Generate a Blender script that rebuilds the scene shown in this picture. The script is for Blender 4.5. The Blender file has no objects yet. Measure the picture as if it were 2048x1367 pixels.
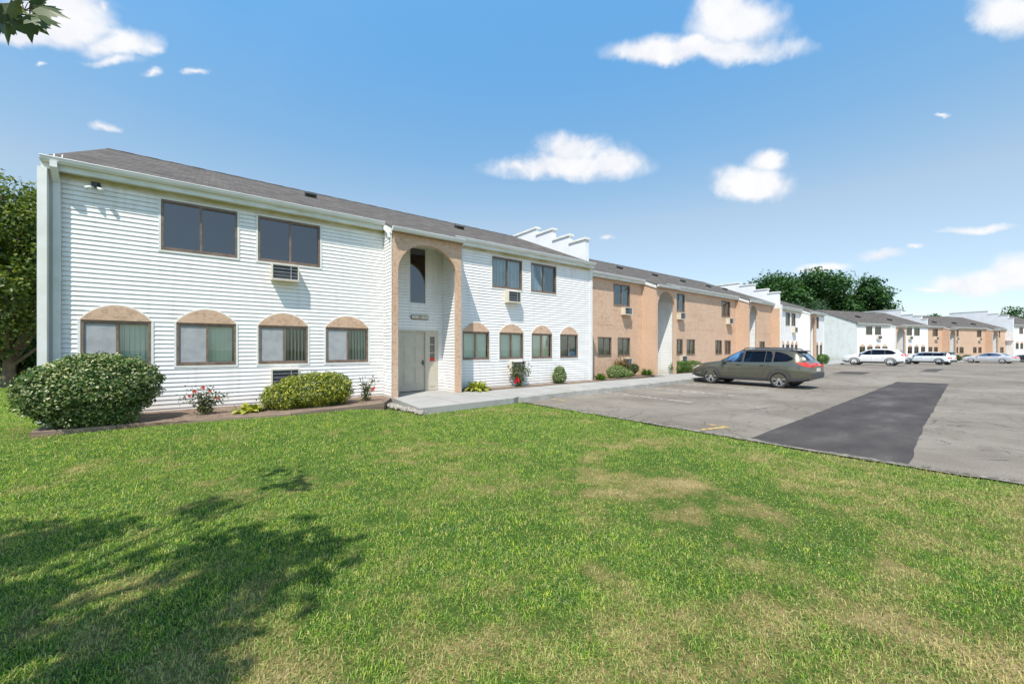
import bpy, bmesh, math, random
import numpy as np
from mathutils import Vector, Matrix, noise as mnoise
random.seed(7); rng = np.random.default_rng(7)
C = bpy.context.scene.collection
R = math.radians

# ------------------------------------------------------------------ camera, world, sun
CAM_Z = 1.6; FPX = 785.0; HOR = 697.0
cd = bpy.data.cameras.new('camera'); cam = bpy.data.objects.new('camera', cd); C.objects.link(cam)
cd.sensor_width = 36; cd.lens = FPX/2048*36; cd.shift_y = 13.5/2048; cd.clip_end = 3000; cd.clip_start = 0.05
FW = (.6021, .7984)
cam.location = (0, 0, CAM_Z); cam.rotation_euler = (R(90), 0, -math.atan2(*FW))
bpy.context.scene.camera = cam
sc = bpy.context.scene
sc.view_settings.view_transform = 'Standard'; sc.view_settings.look = 'None'
sc.view_settings.exposure = 0.28; sc.view_settings.gamma = 1
sc.cycles.max_bounces = 8; sc.cycles.transparent_max_bounces = 12
LD = Vector((1.25, 1.0, -2.75)).normalized()         # the way sunlight travels
SUN_EL = math.asin(-LD.z)
sl = bpy.data.lights.new('sun', 'SUN'); sl.energy = 5.0; sl.angle = R(.53); sl.color = (1, .955, .88)
so = bpy.data.objects.new('sun', sl); C.objects.link(so); so.location = (-20, -20, 40)
so.rotation_euler = LD.to_track_quat('-Z', 'Y').to_euler()
def pxdir(x, y):                                      # direction out of the photo's standpoint
    X = (x-1024)/FPX
    return Vector((FW[1]*X+FW[0], -FW[0]*X+FW[1], (HOR-y)/FPX)).normalized()

w = bpy.data.worlds.new('World'); sc.world = w; w.use_nodes = True
nt = w.node_tree; nt.nodes.clear()
def N(nt, typ, **kw):
    n = nt.nodes.new(typ)
    for k, v in kw.items():
        if k.startswith('i_'):
            key = k[2:]; key = int(key) if key.isdigit() else key.replace('_', ' ')
            n.inputs[key].default_value = v
        else: setattr(n, k, v)
    return n
def L(nt, a, b): nt.links.new(a, b)
def math_(nt, op, a, b=None, clamp=False):
    n = nt.nodes.new('ShaderNodeMath'); n.operation = op; n.use_clamp = clamp
    for i, s in enumerate((a, b)):
        if s is None: continue
        if isinstance(s, (int, float)): n.inputs[i].default_value = s
        else: L(nt, s, n.inputs[i])
    return n.outputs[0]
def mix_(nt, f, a, b, typ='MIX'):
    n = nt.nodes.new('ShaderNodeMix'); n.data_type = 'RGBA'; n.blend_type = typ
    for s, v in ((n.inputs[0], f), (n.inputs[6], a), (n.inputs[7], b)):
        if isinstance(v, (int, float)): s.default_value = v
        elif isinstance(v, tuple): s.default_value = v if len(v) == 4 else (*v, 1)
        else: L(nt, v, s)
    return n.outputs[2]
def ramp(t, fac, stops):
    r = t.nodes.new('ShaderNodeValToRGB'); L(t, fac, r.inputs[0])
    e = r.color_ramp.elements
    e[0].position, e[0].color = stops[0][0], (*stops[0][1], 1); e[1].position, e[1].color = stops[-1][0], (*stops[-1][1], 1)
    for s in stops[1:-1]:
        k = e.new(s[0]); k.color = (*s[1], 1)
    return r.outputs[0]
def vdot(nt, a, v):
    n = nt.nodes.new('ShaderNodeVectorMath'); n.operation = 'DOT_PRODUCT'
    L(nt, a, n.inputs[0]); n.inputs[1].default_value = v; return n.outputs['Value']
def smooth(nt, v, lo, hi):
    n = nt.nodes.new('ShaderNodeMapRange'); n.interpolation_type = 'SMOOTHSTEP'
    L(nt, v, n.inputs[0]); n.inputs[1].default_value = lo; n.inputs[2].default_value = hi
    return n.outputs[0]
sky = N(nt, 'ShaderNodeTexSky', sky_type='NISHITA', sun_disc=False)
sky.sun_elevation = SUN_EL; sky.sun_rotation = math.atan2(-LD.x, -LD.y)
sky.air_density = 1.0; sky.dust_density = 0.6; sky.ozone_density = 2.2
tc = N(nt, 'ShaderNodeTexCoord'); D = tc.outputs['Generated']
CL = [(110,45,150,60),(235,88,95,34),(300,95,40,22),(215,120,95,20),(298,146,36,17),(40,75,90,30),(120,10,130,50),
      (1400,95,195,36),(1480,45,105,58),(1300,100,95,34),(1440,20,60,40),
      (1135,335,165,34),(1140,302,78,40),(1030,330,60,20),(1235,325,55,32),
      (1500,372,86,40),(1535,325,46,26),(2020,35,85,55),(1965,461,110,13),(1770,515,66,22),(1832,500,34,10),
      (1975,570,120,32),(2030,555,60,44),(1880,582,90,12),(1650,533,95,14),(222,261,44,17),(1885,233,30,8),
      (1217,480,27,9),(392,145,46,13),(92,135,22,9),(215,14,34,12)]
field = None
nz1 = N(nt, 'ShaderNodeTexNoise', i_Scale=11.0, i_Detail=8.0, i_Roughness=.58, i_Distortion=.3); L(nt, D, nz1.inputs['Vector'])
nz2 = N(nt, 'ShaderNodeTexNoise', i_Scale=40.0, i_Detail=5.0, i_Roughness=.55); L(nt, D, nz2.inputs['Vector'])
wob = math_(nt, 'MULTIPLY', math_(nt, 'SUBTRACT', nz1.outputs['Fac'], .5), 1.2)
wob = math_(nt, 'ADD', wob, math_(nt, 'MULTIPLY', math_(nt, 'SUBTRACT', nz2.outputs['Fac'], .5), .28))
wn = N(nt, 'ShaderNodeTexNoise', i_Scale=8.0, i_Detail=5.0, i_Roughness=.6); L(nt, D, wn.inputs['Vector'])
wv = N(nt, 'ShaderNodeVectorMath', operation='SUBTRACT'); L(nt, wn.outputs['Color'], wv.inputs[0]); wv.inputs[1].default_value = (.5, .5, .5)
wa = N(nt, 'ShaderNodeVectorMath', operation='MULTIPLY_ADD'); L(nt, wv.outputs[0], wa.inputs[0]); wa.inputs[1].default_value = (.075, .075, .06); L(nt, D, wa.inputs[2]); DW = wa.outputs[0]
for (cx, cy, rx, ry) in CL:
    c = pxdir(cx, cy); e1 = (pxdir(cx+rx, cy)-pxdir(cx-rx, cy))/2; e2 = (pxdir(cx, cy-ry)-pxdir(cx, cy+ry))/2
    e1 -= c*e1.dot(c); e2 -= c*e2.dot(c); g11, g12, g22 = e1.dot(e1), e1.dot(e2), e2.dot(e2); dt = g11*g22-g12*g12
    d1 = (e1*g22-e2*g12)/dt; d2 = (e2*g11-e1*g12)/dt
    dc = vdot(nt, DW, c); inv = math_(nt, 'DIVIDE', 1.0, math_(nt, 'MAXIMUM', dc, .02))
    a = math_(nt, 'MULTIPLY', vdot(nt, DW, d1), inv); b = math_(nt, 'MULTIPLY', vdot(nt, DW, d2), inv)
    b = math_(nt, 'MAXIMUM', b, math_(nt, 'MULTIPLY', b, -1.25))    # flatter bases than tops
    d = math_(nt, 'SQRT', math_(nt, 'ADD', math_(nt, 'MULTIPLY', a, a), math_(nt, 'MULTIPLY', b, b)))
    f = math_(nt, 'SUBTRACT', (1.0 if min(rx, ry) > 25 else .62), d); f = math_(nt, 'SUBTRACT', f, math_(nt, 'MULTIPLY', math_(nt, 'LESS_THAN', dc, .1), 50.0))
    if field is None: field = f
    else:
        m = nt.nodes.new('ShaderNodeMath'); m.operation = 'SMOOTH_MAX'; L(nt, field, m.inputs[0]); L(nt, f, m.inputs[1]); m.inputs[2].default_value = .25
        field = m.outputs[0]
dens = math_(nt, 'ADD', field, math_(nt, 'MULTIPLY', wob, smooth(nt, field, -.6, .15)))
cm = math_(nt, 'MULTIPLY', smooth(nt, dens, -.22, .60), .97)
haz = N(nt, 'ShaderNodeTexNoise', i_Scale=3.0, i_Detail=6.0, i_Roughness=.6); L(nt, D, haz.inputs['Vector'])
thin = math_(nt, 'MULTIPLY', smooth(nt, haz.outputs['Fac'], .5, .9), .05)
cm = math_(nt, 'MAXIMUM', cm, thin)
shade = smooth(nt, nz1.outputs['Fac'], .3, .65)
cloudc = mix_(nt, shade, (4.7, 4.8, 5.2), (5.6, 5.6, 5.65))
hsv = N(nt, 'ShaderNodeHueSaturation', i_Saturation=1.0, i_Value=1.0); L(nt, sky.outputs[0], hsv.inputs['Color'])
zs_ = N(nt, 'ShaderNodeSeparateXYZ'); L(nt, D, zs_.inputs[0])
tint = ramp(nt, zs_.outputs[2], [(0.0, (.52, .52, .54)), (.06, (.55, .54, .54)), (.14, (.62, .565, .52)), (.29, (.80, .70, .57)), (.42, (.64, .76, .70)), (.58, (.54, .86, .88)), (.70, (.60, .97, 1.0)), (.78, (.42, .48, .53)), (1.0, (.34, .37, .42))])
skyc = mix_(nt, 1.0, mix_(nt, 1.0, hsv.outputs[0], tint, 'MULTIPLY'), (1.76, 1.76, 1.76), 'MULTIPLY')
full = mix_(nt, cm, skyc, cloudc)
bg = N(nt, 'ShaderNodeBackground', i_Strength=.15); L(nt, full, bg.inputs[0])
wo = N(nt, 'ShaderNodeOutputWorld'); L(nt, bg.outputs[0], wo.inputs[0])

# ------------------------------------------------------------------ materials
def base(name, col=(.5,.5,.5), rough=.6, metal=0, spec=.5):
    m = bpy.data.materials.new(name); m.use_nodes = True; t = m.node_tree
    p = t.nodes['Principled BSDF']; p.inputs['Base Color'].default_value = (*col, 1)
    p.inputs['Roughness'].default_value = rough; p.inputs['Metallic'].default_value = metal
    p.inputs['Specular IOR Level'].default_value = spec
    return m, t, p
def tex(t, typ, scale, coord='Object', sx=1, sy=1, sz=1, **kw):
    if coord == 'World': c = N(t, 'ShaderNodeNewGeometry').outputs['Position']
    else: c = N(t, 'ShaderNodeTexCoord').outputs[coord]
    mp = N(t, 'ShaderNodeMapping'); L(t, c, mp.inputs[0]); mp.inputs['Scale'].default_value = (sx, sy, sz)
    n = N(t, typ, **kw); L(t, mp.outputs[0], n.inputs['Vector'])
    if 'Scale' in n.inputs: n.inputs['Scale'].default_value = scale
    return n
def bump(t, p, h, strength=.3, dist=.01):
    b = N(t, 'ShaderNodeBump', i_Strength=strength, i_Distance=dist); L(t, h, b.inputs['Height']); L(t, b.outputs[0], p.inputs['Normal'])
def noisy(name, c0, c1, scale=3., rough=.6, bs=0, bd=.01, detail=6, metal=0, bscale=None, spec=.5, lo=.35, hi=.65, **kw):
    m, t, p = base(name, c0, rough, metal, spec)
    n = tex(t, 'ShaderNodeTexNoise', scale, i_Detail=detail, i_Roughness=.6, **kw)
    L(t, ramp(t, n.outputs['Fac'], [(lo, c0), (hi, c1)]), p.inputs['Base Color'])
    if bs:
        n2 = tex(t, 'ShaderNodeTexNoise', bscale or scale*8, i_Detail=5.0); bump(t, p, n2.outputs['Fac'], bs, bd)
    return m
M = {}
def siding_mat():
    m, t, p = base('white_vinyl', rough=.45, spec=.4)
    n = tex(t, 'ShaderNodeTexNoise', 1.2, sz=1, sx=.6, i_Detail=7.0, i_Roughness=.65)
    c = ramp(t, n.outputs['Fac'], [(.3, (.79,.765,.735)), (.5, (.845,.825,.80)), (.8, (.865,.85,.83))])
    n2 = tex(t, 'ShaderNodeTexNoise', 2.0, sx=3.5, sz=.35, i_Detail=5.0)
    st = ramp(t, n2.outputs['Fac'], [(.5, (1,1,1)), (.85, (.84,.82,.77))])
    # green mildew high up below the eave, each patch with its own outline
    z = N(t, 'ShaderNodeSeparateXYZ'); L(t, N(t, 'ShaderNodeTexCoord').outputs['Object'], z.inputs[0])
    hi = smooth(t, z.outputs[2], 4.6, 5.3)
    n3 = tex(t, 'ShaderNodeTexNoise', 2.2, i_Detail=6.0)
    mil = math_(t, 'MULTIPLY', hi, smooth(t, n3.outputs['Fac'], .42, .68))
    lo = N(t, 'ShaderNodeMapRange'); L(t, z.outputs[2], lo.inputs[0]); lo.inputs[1].default_value = .55; lo.inputs[2].default_value = .1
    dirt = math_(t, 'MULTIPLY', lo.outputs[0], n3.outputs['Fac'])
    c = mix_(t, 1.0, c, st, 'MULTIPLY'); c = mix_(t, math_(t, 'MULTIPLY', mil, .35), c, (.56,.56,.42))
    c = mix_(t, math_(t, 'MULTIPLY', dirt, .7), c, (.45,.38,.30))
    L(t, c, p.inputs['Base Color'])
    return m
M['siding'] = siding_mat()
def stucco_mat():
    m, t, p = base('orange_stucco', rough=.9, spec=.2)
    n = tex(t, 'ShaderNodeTexNoise', .7, i_Detail=6.0, i_Roughness=.6)
    c = ramp(t, n.outputs['Fac'], [(.3, (.575,.385,.265)), (.5, (.61,.42,.295)), (.72, (.64,.455,.33))])
    w1 = tex(t, 'ShaderNodeTexNoise', 20., sz=1.6, i_Detail=2.5, i_Roughness=.6, i_Distortion=1.6)
    w2 = tex(t, 'ShaderNodeTexNoise', 11., i_Detail=3.0)
    v = math_(t, 'ABSOLUTE', math_(t, 'SUBTRACT', w1.outputs['Fac'], .5))
    line = N(t, 'ShaderNodeMapRange'); L(t, v, line.inputs[0]); line.inputs[1].default_value = .012; line.inputs[2].default_value = .045; line.inputs[3].default_value = 1; line.inputs[4].default_value = 0
    lm = math_(t, 'MULTIPLY', line.outputs[0], smooth(t, w2.outputs['Fac'], .49, .60))
    c = mix_(t, math_(t, 'MULTIPLY', lm, .38), c, (.22,.125,.08))
    st = tex(t, 'ShaderNodeTexNoise', 1.1, sx=3., sy=3., sz=.25, i_Detail=5.0)
    c = mix_(t, math_(t, 'MULTIPLY', smooth(t, st.outputs['Fac'], .56, .8), .3), c, (.52,.22,.09))
    L(t, c, p.inputs['Base Color'])
    h = math_(t, 'SUBTRACT', math_(t, 'MULTIPLY', tex(t, 'ShaderNodeTexNoise', 22., i_Detail=4.0).outputs['Fac'], .7), lm)
    bump(t, p, h, .55, .015)
    return m
M['stucco'] = stucco_mat()
def shingle_mat():
    m, t, p = base('asphalt_shingle', rough=.95, spec=.2)
    b = tex(t, 'ShaderNodeTexBrick', 1.0, i_Mortar_Size=.008, i_Brick_Width=.30, i_Row_Height=.13)
    b.offset = .5; b.squash = 1
    b.inputs['Color1'].default_value = (.155,.143,.132,1); b.inputs['Color2'].default_value = (.085,.077,.070,1); b.inputs['Mortar'].default_value = (.06,.055,.05,1)
    b.inputs['Bias'].default_value = 0.0
    n = tex(t, 'ShaderNodeTexNoise', 3.2, sy=.6, i_Detail=8.0, i_Roughness=.7)
    k = ramp(t, n.outputs['Fac'], [(.3, (.78,.77,.77)), (.5, (1,.99,.98)), (.75, (1.28,1.20,1.14))])
    g = tex(t, 'ShaderNodeTexNoise', 60., i_Detail=3.0)
    gk = ramp(t, g.outputs['Fac'], [(.3, (.65,.65,.66)), (.7, (1.35,1.33,1.3))])
    c = mix_(t, 1.0, mix_(t, 1.0, b.outputs['Color'], k, 'MULTIPLY'), gk, 'MULTIPLY')
    L(t, c, p.inputs['Base Color'])
    bump(t, p, math_(t, 'ADD', math_(t, 'MULTIPLY', b.outputs['Fac'], -1), math_(t, 'MULTIPLY', g.outputs['Fac'], .5)), .6, .012)
    return m
M['shingle'] = shingle_mat()
M['trim'] = noisy('white_painted_trim', (.78,.78,.75), (.70,.69,.63), 2.5, .5, spec=.35)
M['fascia'] = noisy('weathered_white_fascia', (.72,.73,.68), (.52,.52,.38), 1.8, .6, sx=1, sz=3, lo=.45, hi=.75)
M['gutter'] = noisy('pale_aluminium_gutter', (.74,.745,.73), (.64,.65,.62), 3., .4, sx=.5)
M['render'] = noisy('white_rendered_wall', (.80,.80,.80), (.72,.72,.74), 1.5, .8, .3, .01)
M['frame'] = noisy('brown_window_frame', (.14,.095,.07), (.24,.17,.125), 6., .45)
M['door'] = noisy('beige_door_paint', (.54,.50,.41), (.48,.445,.36), 4., .45)
M['darkmetal'] = noisy('dark_metal', (.03,.028,.026), (.06,.055,.05), 8., .5)
M['ac'] = noisy('cream_metal_sleeve', (.66,.61,.50), (.55,.48,.36), 5., .5, lo=.4, hi=.8)
M['acgrille'] = noisy('grey_grille', (.36,.37,.38), (.26,.27,.28), 9., .45, metal=.3)
M['acdark'] = noisy('dark_coil', (.05,.05,.055), (.09,.09,.1), 30., .6)
def glass_mat(name, tint, refl=.10, rough=0.0):
    m = bpy.data.materials.new(name); m.use_nodes = True; t = m.node_tree; t.nodes.clear()
    fr = N(t, 'ShaderNodeFresnel', i_IOR=1.5); f = math_(t, 'ADD', math_(t, 'MULTIPLY', fr.outputs[0], .9), refl, clamp=True)
    tr = N(t, 'ShaderNodeBsdfTransparent'); tr.inputs[0].default_value = (*tint, 1)
    gl = N(t, 'ShaderNodeBsdfGlossy', i_Roughness=rough); gl.inputs[0].default_value = (.88,.90,.92,1)
    nz = tex(t, 'ShaderNodeTexNoise', 1.3, i_Detail=1.0); bp = N(t, 'ShaderNodeBump', i_Strength=.06, i_Distance=.05)
    L(t, nz.outputs['Fac'], bp.inputs['Height']); L(t, bp.outputs[0], gl.inputs['Normal'])
    mx = N(t, 'ShaderNodeMixShader'); L(t, f, mx.inputs[0]); L(t, tr.outputs[0], mx.inputs[1]); L(t, gl.outputs[0], mx.inputs[2])
    o = N(t, 'ShaderNodeOutputMaterial'); L(t, mx.outputs[0], o.inputs[0]); return m
M['glass'] = glass_mat('window_glass', (.93,.97,.95), .02)
M['glassdark'] = glass_mat('dark_upper_glass', (.30,.34,.38), .10)
M['carglass'] = glass_mat('tinted_car_glass', (.07,.09,.10), .01)
M['carglassclear'] = glass_mat('clear_car_glass', (.22,.28,.27), .01)
M['blinds'] = noisy('pale_vertical_blinds', (.86,.93,.88), (.78,.86,.80), 2., .6)
M['curtain'] = noisy('pale_curtain', (.56,.60,.68), (.45,.49,.57), 3., .8)
def screen_mat():
    m = bpy.data.materials.new('grey_insect_screen'); m.use_nodes = True; t = m.node_tree; t.nodes.clear()
    d = N(t, 'ShaderNodeBsdfDiffuse'); nz = tex(t, 'ShaderNodeTexNoise', 5., i_Detail=7.0)
    L(t, ramp(t, nz.outputs['Fac'], [(.35, (.46,.47,.48)), (.62, (.55,.56,.57))]), d.inputs[0])
    tr = N(t, 'ShaderNodeBsdfTransparent'); mx = N(t, 'ShaderNodeMixShader', i_0=.62)
    L(t, tr.outputs[0], mx.inputs[1]); L(t, d.outputs[0], mx.inputs[2])
    o = N(t, 'ShaderNodeOutputMaterial'); L(t, mx.outputs[0], o.inputs[0]); return m
M['screen'] = screen_mat()
M['concrete'] = noisy('concrete_walk', (.30,.29,.27), (.37,.36,.335), 1.4, .9, .35, .006, detail=9, bscale=60)
M['kerb'] = noisy('concrete_kerb', (.30,.285,.25), (.43,.42,.38), 2.6, .9, .5, .01, detail=9)
def asphalt_mat():
    m, t, p = base('aged_asphalt', rough=.93, spec=.25)
    n = tex(t, 'ShaderNodeTexNoise', .35, 'World', i_Detail=9.0, i_Roughness=.62)
    c = ramp(t, n.outputs['Fac'], [(.30, (.145,.124,.10)), (.5, (.215,.19,.156)), (.7, (.285,.257,.215))])
    s = tex(t, 'ShaderNodeTexNoise', 1.1, 'World', sx=.5, i_Detail=8.0, i_Roughness=.6, i_Distortion=1.5)
    c = mix_(t, math_(t, 'MULTIPLY', smooth(t, s.outputs['Fac'], .55, .75), .55), c, (.125,.10,.08))
    g = tex(t, 'ShaderNodeTexNoise', 55., 'World', i_Detail=4.0, i_Roughness=.8)
    c = mix_(t, 1.0, c, ramp(t, g.outputs['Fac'], [(.3, (.45,.44,.43)), (.5, (1,1,1)), (.68, (1.5,1.47,1.4))]), 'MULTIPLY')
    # alligator cracks where they have formed
    v = tex(t, 'ShaderNodeTexVoronoi', 1.6, 'World', feature='DISTANCE_TO_EDGE')
    wv = tex(t, 'ShaderNodeTexNoise', 1.3, 'World', i_Detail=4.0)
    mp = v.inputs['Vector'].links[0].from_socket
    ad = N(t, 'ShaderNodeVectorMath', operation='MULTIPLY_ADD'); L(t, wv.outputs['Color'], ad.inputs[0]); ad.inputs[1].default_value = (.9,.9,0); L(t, mp, ad.inputs[2]); L(t, ad.outputs[0], v.inputs['Vector'])
    cr = N(t, 'ShaderNodeMapRange'); L(t, v.outputs['Distance'], cr.inputs[0]); cr.inputs[1].default_value = .004; cr.inputs[2].default_value = .028; cr.inputs[3].default_value = 1; cr.inputs[4].default_value = 0
    k = tex(t, 'ShaderNodeTexNoise', .28, 'World', i_Detail=3.0)
    crm = math_(t, 'MULTIPLY', cr.outputs[0], smooth(t, k.outputs['Fac'], .44, .58))
    lc = tex(t, 'ShaderNodeTexNoise', .42, 'World', i_Detail=6.0, i_Roughness=.55, i_Distortion=.6)
    ll = N(t, 'ShaderNodeMapRange'); L(t, math_(t, 'ABSOLUTE', math_(t, 'SUBTRACT', lc.outputs['Fac'], .5)), ll.inputs[0]); ll.inputs[1].default_value = .0008; ll.inputs[2].default_value = .0035; ll.inputs[3].default_value = 1; ll.inputs[4].default_value = 0
    crm = math_(t, 'MAXIMUM', crm, ll.outputs[0])
    c = mix_(t, math_(t, 'MULTIPLY', crm, .75), c, (.075,.065,.055))
    L(t, c, p.inputs['Base Color'])
    bump(t, p, math_(t, 'SUBTRACT', g.outputs['Fac'], crm), .7, .008)
    return m
M['asphalt'] = asphalt_mat()
def patch_mat():
    m, t, p = base('fresh_asphalt', rough=.85, spec=.3)
    n = tex(t, 'ShaderNodeTexNoise', .9, 'World', sx=.6, sy=1.4, i_Detail=9.0, i_Roughness=.65)
    c = ramp(t, n.outputs['Fac'], [(.35, (.046,.040,.037)), (.55, (.070,.061,.056)), (.78, (.14,.125,.115))])
    g = tex(t, 'ShaderNodeTexNoise', 70., 'World', i_Detail=4.0, i_Roughness=.8)
    c = mix_(t, 1.0, c, ramp(t, g.outputs['Fac'], [(.3, (.6,.6,.6)), (.7, (1.5,1.5,1.5))]), 'MULTIPLY')
    L(t, c, p.inputs['Base Color']); bump(t, p, g.outputs['Fac'], .6, .006); return m
M['patch'] = patch_mat()
def paint_mat(name, col):
    m = bpy.data.materials.new(name); m.use_nodes = True; t = m.node_tree; p = t.nodes['Principled BSDF']
    p.inputs['Base Color'].default_value = (*col, 1); p.inputs['Roughness'].default_value = .8
    n = tex(t, 'ShaderNodeTexNoise', 6., 'World', i_Detail=8.0, i_Roughness=.75)
    tr = N(t, 'ShaderNodeBsdfTransparent'); mx = N(t, 'ShaderNodeMixShader')
    L(t, smooth(t, n.outputs['Fac'], .38, .56), mx.inputs[0]); L(t, tr.outputs[0], mx.inputs[1]); L(t, p.outputs[0], mx.inputs[2])
    L(t, mx.outputs[0], t.nodes['Material Output'].inputs[0]); return m
M['whiteline'] = paint_mat('worn_white_line', (.62,.60,.56)); M['yellowline'] = paint_mat('worn_yellow_line', (.62,.42,.12))
def lawn_color(t):
    n = tex(t, 'ShaderNodeTexNoise', .55, 'World', i_Detail=7.0, i_Roughness=.62, i_Distortion=.4)
    n2 = tex(t, 'ShaderNodeTexNoise', 2.6, 'World', i_Detail=5.0, i_Roughness=.6)
    dry = math_(t, 'ADD', math_(t, 'MULTIPLY', n.outputs['Fac'], .62), math_(t, 'MULTIPLY', n2.outputs['Fac'], .38))
    # the lawn is browner toward the near right, greener by the beds
    pos = N(t, 'ShaderNodeSeparateXYZ'); L(t, N(t, 'ShaderNodeNewGeometry').outputs['Position'], pos.inputs[0])
    far = N(t, 'ShaderNodeMapRange'); L(t, pos.outputs[1], far.inputs[0]); far.inputs[1].default_value = 5.5; far.inputs[2].default_value = 0; far.inputs[3].default_value = -.03; far.inputs[4].default_value = .045
    return math_(t, 'ADD', dry, far.outputs[0]), n2
def lawn_base():
    m, t, p = base('lawn_thatch', rough=1, spec=.1)
    dry, n2 = lawn_color(t)
    c = ramp(t, dry, [(.40, (.055,.11,.02)), (.49, (.085,.135,.026)), (.56, (.24,.20,.075)), (.64, (.38,.29,.14))])
    g = tex(t, 'ShaderNodeTexNoise', 40., 'World', i_Detail=5.0, i_Roughness=.8)
    c = mix_(t, 1.0, c, ramp(t, g.outputs['Fac'], [(.3, (.45,.45,.45)), (.7, (1.5,1.5,1.5))]), 'MULTIPLY')
    L(t, c, p.inputs['Base Color']); bump(t, p, g.outputs['Fac'], .9, .03); return m
M['lawn'] = lawn_base()
def leafmat(name, stops, trans=.3, rough=.45, attr='rnd', spec=.4, lawn=False, tcol=None):
    m = bpy.data.materials.new(name); m.use_nodes = True; t = m.node_tree; p = t.nodes['Principled BSDF']
    a = N(t, 'ShaderNodeAttribute', attribute_name=attr)
    f = a.outputs['Fac']
    c = ramp(t, f, stops)
    if lawn:
        dry, n2 = lawn_color(t)
        f2 = math_(t, 'ADD', dry, math_(t, 'MULTIPLY', math_(t, 'SUBTRACT', f, .5), .22))
        green = ramp(t, f, stops)
        straw = ramp(t, f, [(0, (.50,.36,.17)), (.5, (.62,.50,.26)), (1, (.46,.46,.15))])
        mid = tex(t, 'ShaderNodeTexNoise', 7.5, 'World', i_Detail=4.0, i_Roughness=.65)
        green = mix_(t, 1.0, green, ramp(t, mid.outputs['Fac'], [(.34, (.62,.76,.85)), (.5, (1.04,1.04,1)), (.66, (1.45,1.28,.95))]), 'MULTIPLY')
        c = mix_(t, smooth(t, f2, .508, .625), green, straw)
    else:
        n = tex(t, 'ShaderNodeTexNoise', 1.7, i_Detail=4.0)
        c = mix_(t, 1.0, c, ramp(t, n.outputs['Fac'], [(.3, (.78,.82,.8)), (.7, (1.2,1.16,1.0))]), 'MULTIPLY')
    L(t, c, p.inputs['Base Color']); p.inputs['Roughness'].default_value = rough; p.inputs['Specular IOR Level'].default_value = spec
    tl = N(t, 'ShaderNodeBsdfTranslucent'); L(t, mix_(t, 1.0, c, (1.3,1.5,.6), 'MULTIPLY'), tl.inputs[0])
    mx = N(t, 'ShaderNodeMixShader', i_0=trans); L(t, p.outputs[0], mx.inputs[1]); L(t, tl.outputs[0], mx.inputs[2])
    L(t, mx.outputs[0], t.nodes['Material Output'].inputs[0]); return m
M['grass'] = leafmat('grass_blades', [(0, (.065,.15,.035)), (.3, (.145,.285,.04)), (.62, (.27,.42,.05)), (.80, (.46,.54,.10)), (.88, (.62,.50,.24)), (1, (.70,.60,.34))], .35, .5, lawn=True)
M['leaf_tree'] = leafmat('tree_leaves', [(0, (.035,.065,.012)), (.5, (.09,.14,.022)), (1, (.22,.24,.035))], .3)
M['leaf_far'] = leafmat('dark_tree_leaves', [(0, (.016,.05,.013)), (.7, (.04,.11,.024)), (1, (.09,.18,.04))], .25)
M['leaf_spruce'] = leafmat('bluish_needles', [(0, (.025,.06,.03)), (.7, (.06,.12,.06)), (1, (.12,.18,.10))], .15)
M['leaf_maple'] = leafmat('maple_leaves', [(0, (.05,.085,.03)), (.6, (.085,.12,.045)), (1, (.17,.20,.03))], .3)
M['leaf_euonymus'] = leafmat('variegated_leaves', [(0, (.035,.085,.018)), (.45, (.085,.16,.035)), (.66, (.17,.22,.07)), (.88, (.42,.42,.22)), (1, (.62,.60,.42))], .2)
M['leaf_gold'] = leafmat('golden_leaves', [(0, (.05,.10,.015)), (.35, (.14,.19,.025)), (.7, (.36,.36,.04)), (1, (.62,.58,.12))], .3)
M['leaf_hosta'] = leafmat('yellow_green_leaves', [(0, (.10,.15,.02)), (.5, (.33,.35,.06)), (1, (.62,.56,.14))], .3)
M['leaf_rose'] = leafmat('rose_leaves', [(0, (.03,.06,.02)), (.5, (.07,.12,.03)), (.85, (.16,.14,.06)), (1, (.30,.18,.10))], .25)
M['leaf_box'] = leafmat('pale_green_leaves', [(0, (.06,.12,.03)), (.5, (.17,.24,.08)), (1, (.46,.50,.26))], .25)
M['leaf_hedge'] = leafmat('bright_hedge_leaves', [(0, (.02,.07,.01)), (.5, (.06,.15,.015)), (1, (.17,.28,.03))], .3)
M['leaf_brown'] = leafmat('dried_leaves', [(0, (.12,.06,.03)), (.5, (.26,.16,.07)), (1, (.42,.32,.16))], .2)
M['petal_red'] = noisy('red_petals', (.62,.01,.015), (.75,.03,.03), 9., .5); M['petal_coral'] = noisy('coral_petals', (.85,.13,.08), (.8,.22,.15), 9., .5)
M['bark'] = noisy('brown_bark', (.10,.07,.05), (.19,.14,.10), 6., .9, .6, .02)
M['soil'] = noisy('brown_mulch', (.14,.095,.065), (.27,.19,.135), 5., 1, .8, .03, detail=9)
M['timber'] = noisy('weathered_timber', (.17,.115,.085), (.32,.235,.17), 3., .85, .5, .008, sx=.3, sz=4)
M['gravel'] = noisy('broken_rubble', (.42,.36,.30), (.60,.55,.48), 14., .95, .8, .03)

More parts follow.
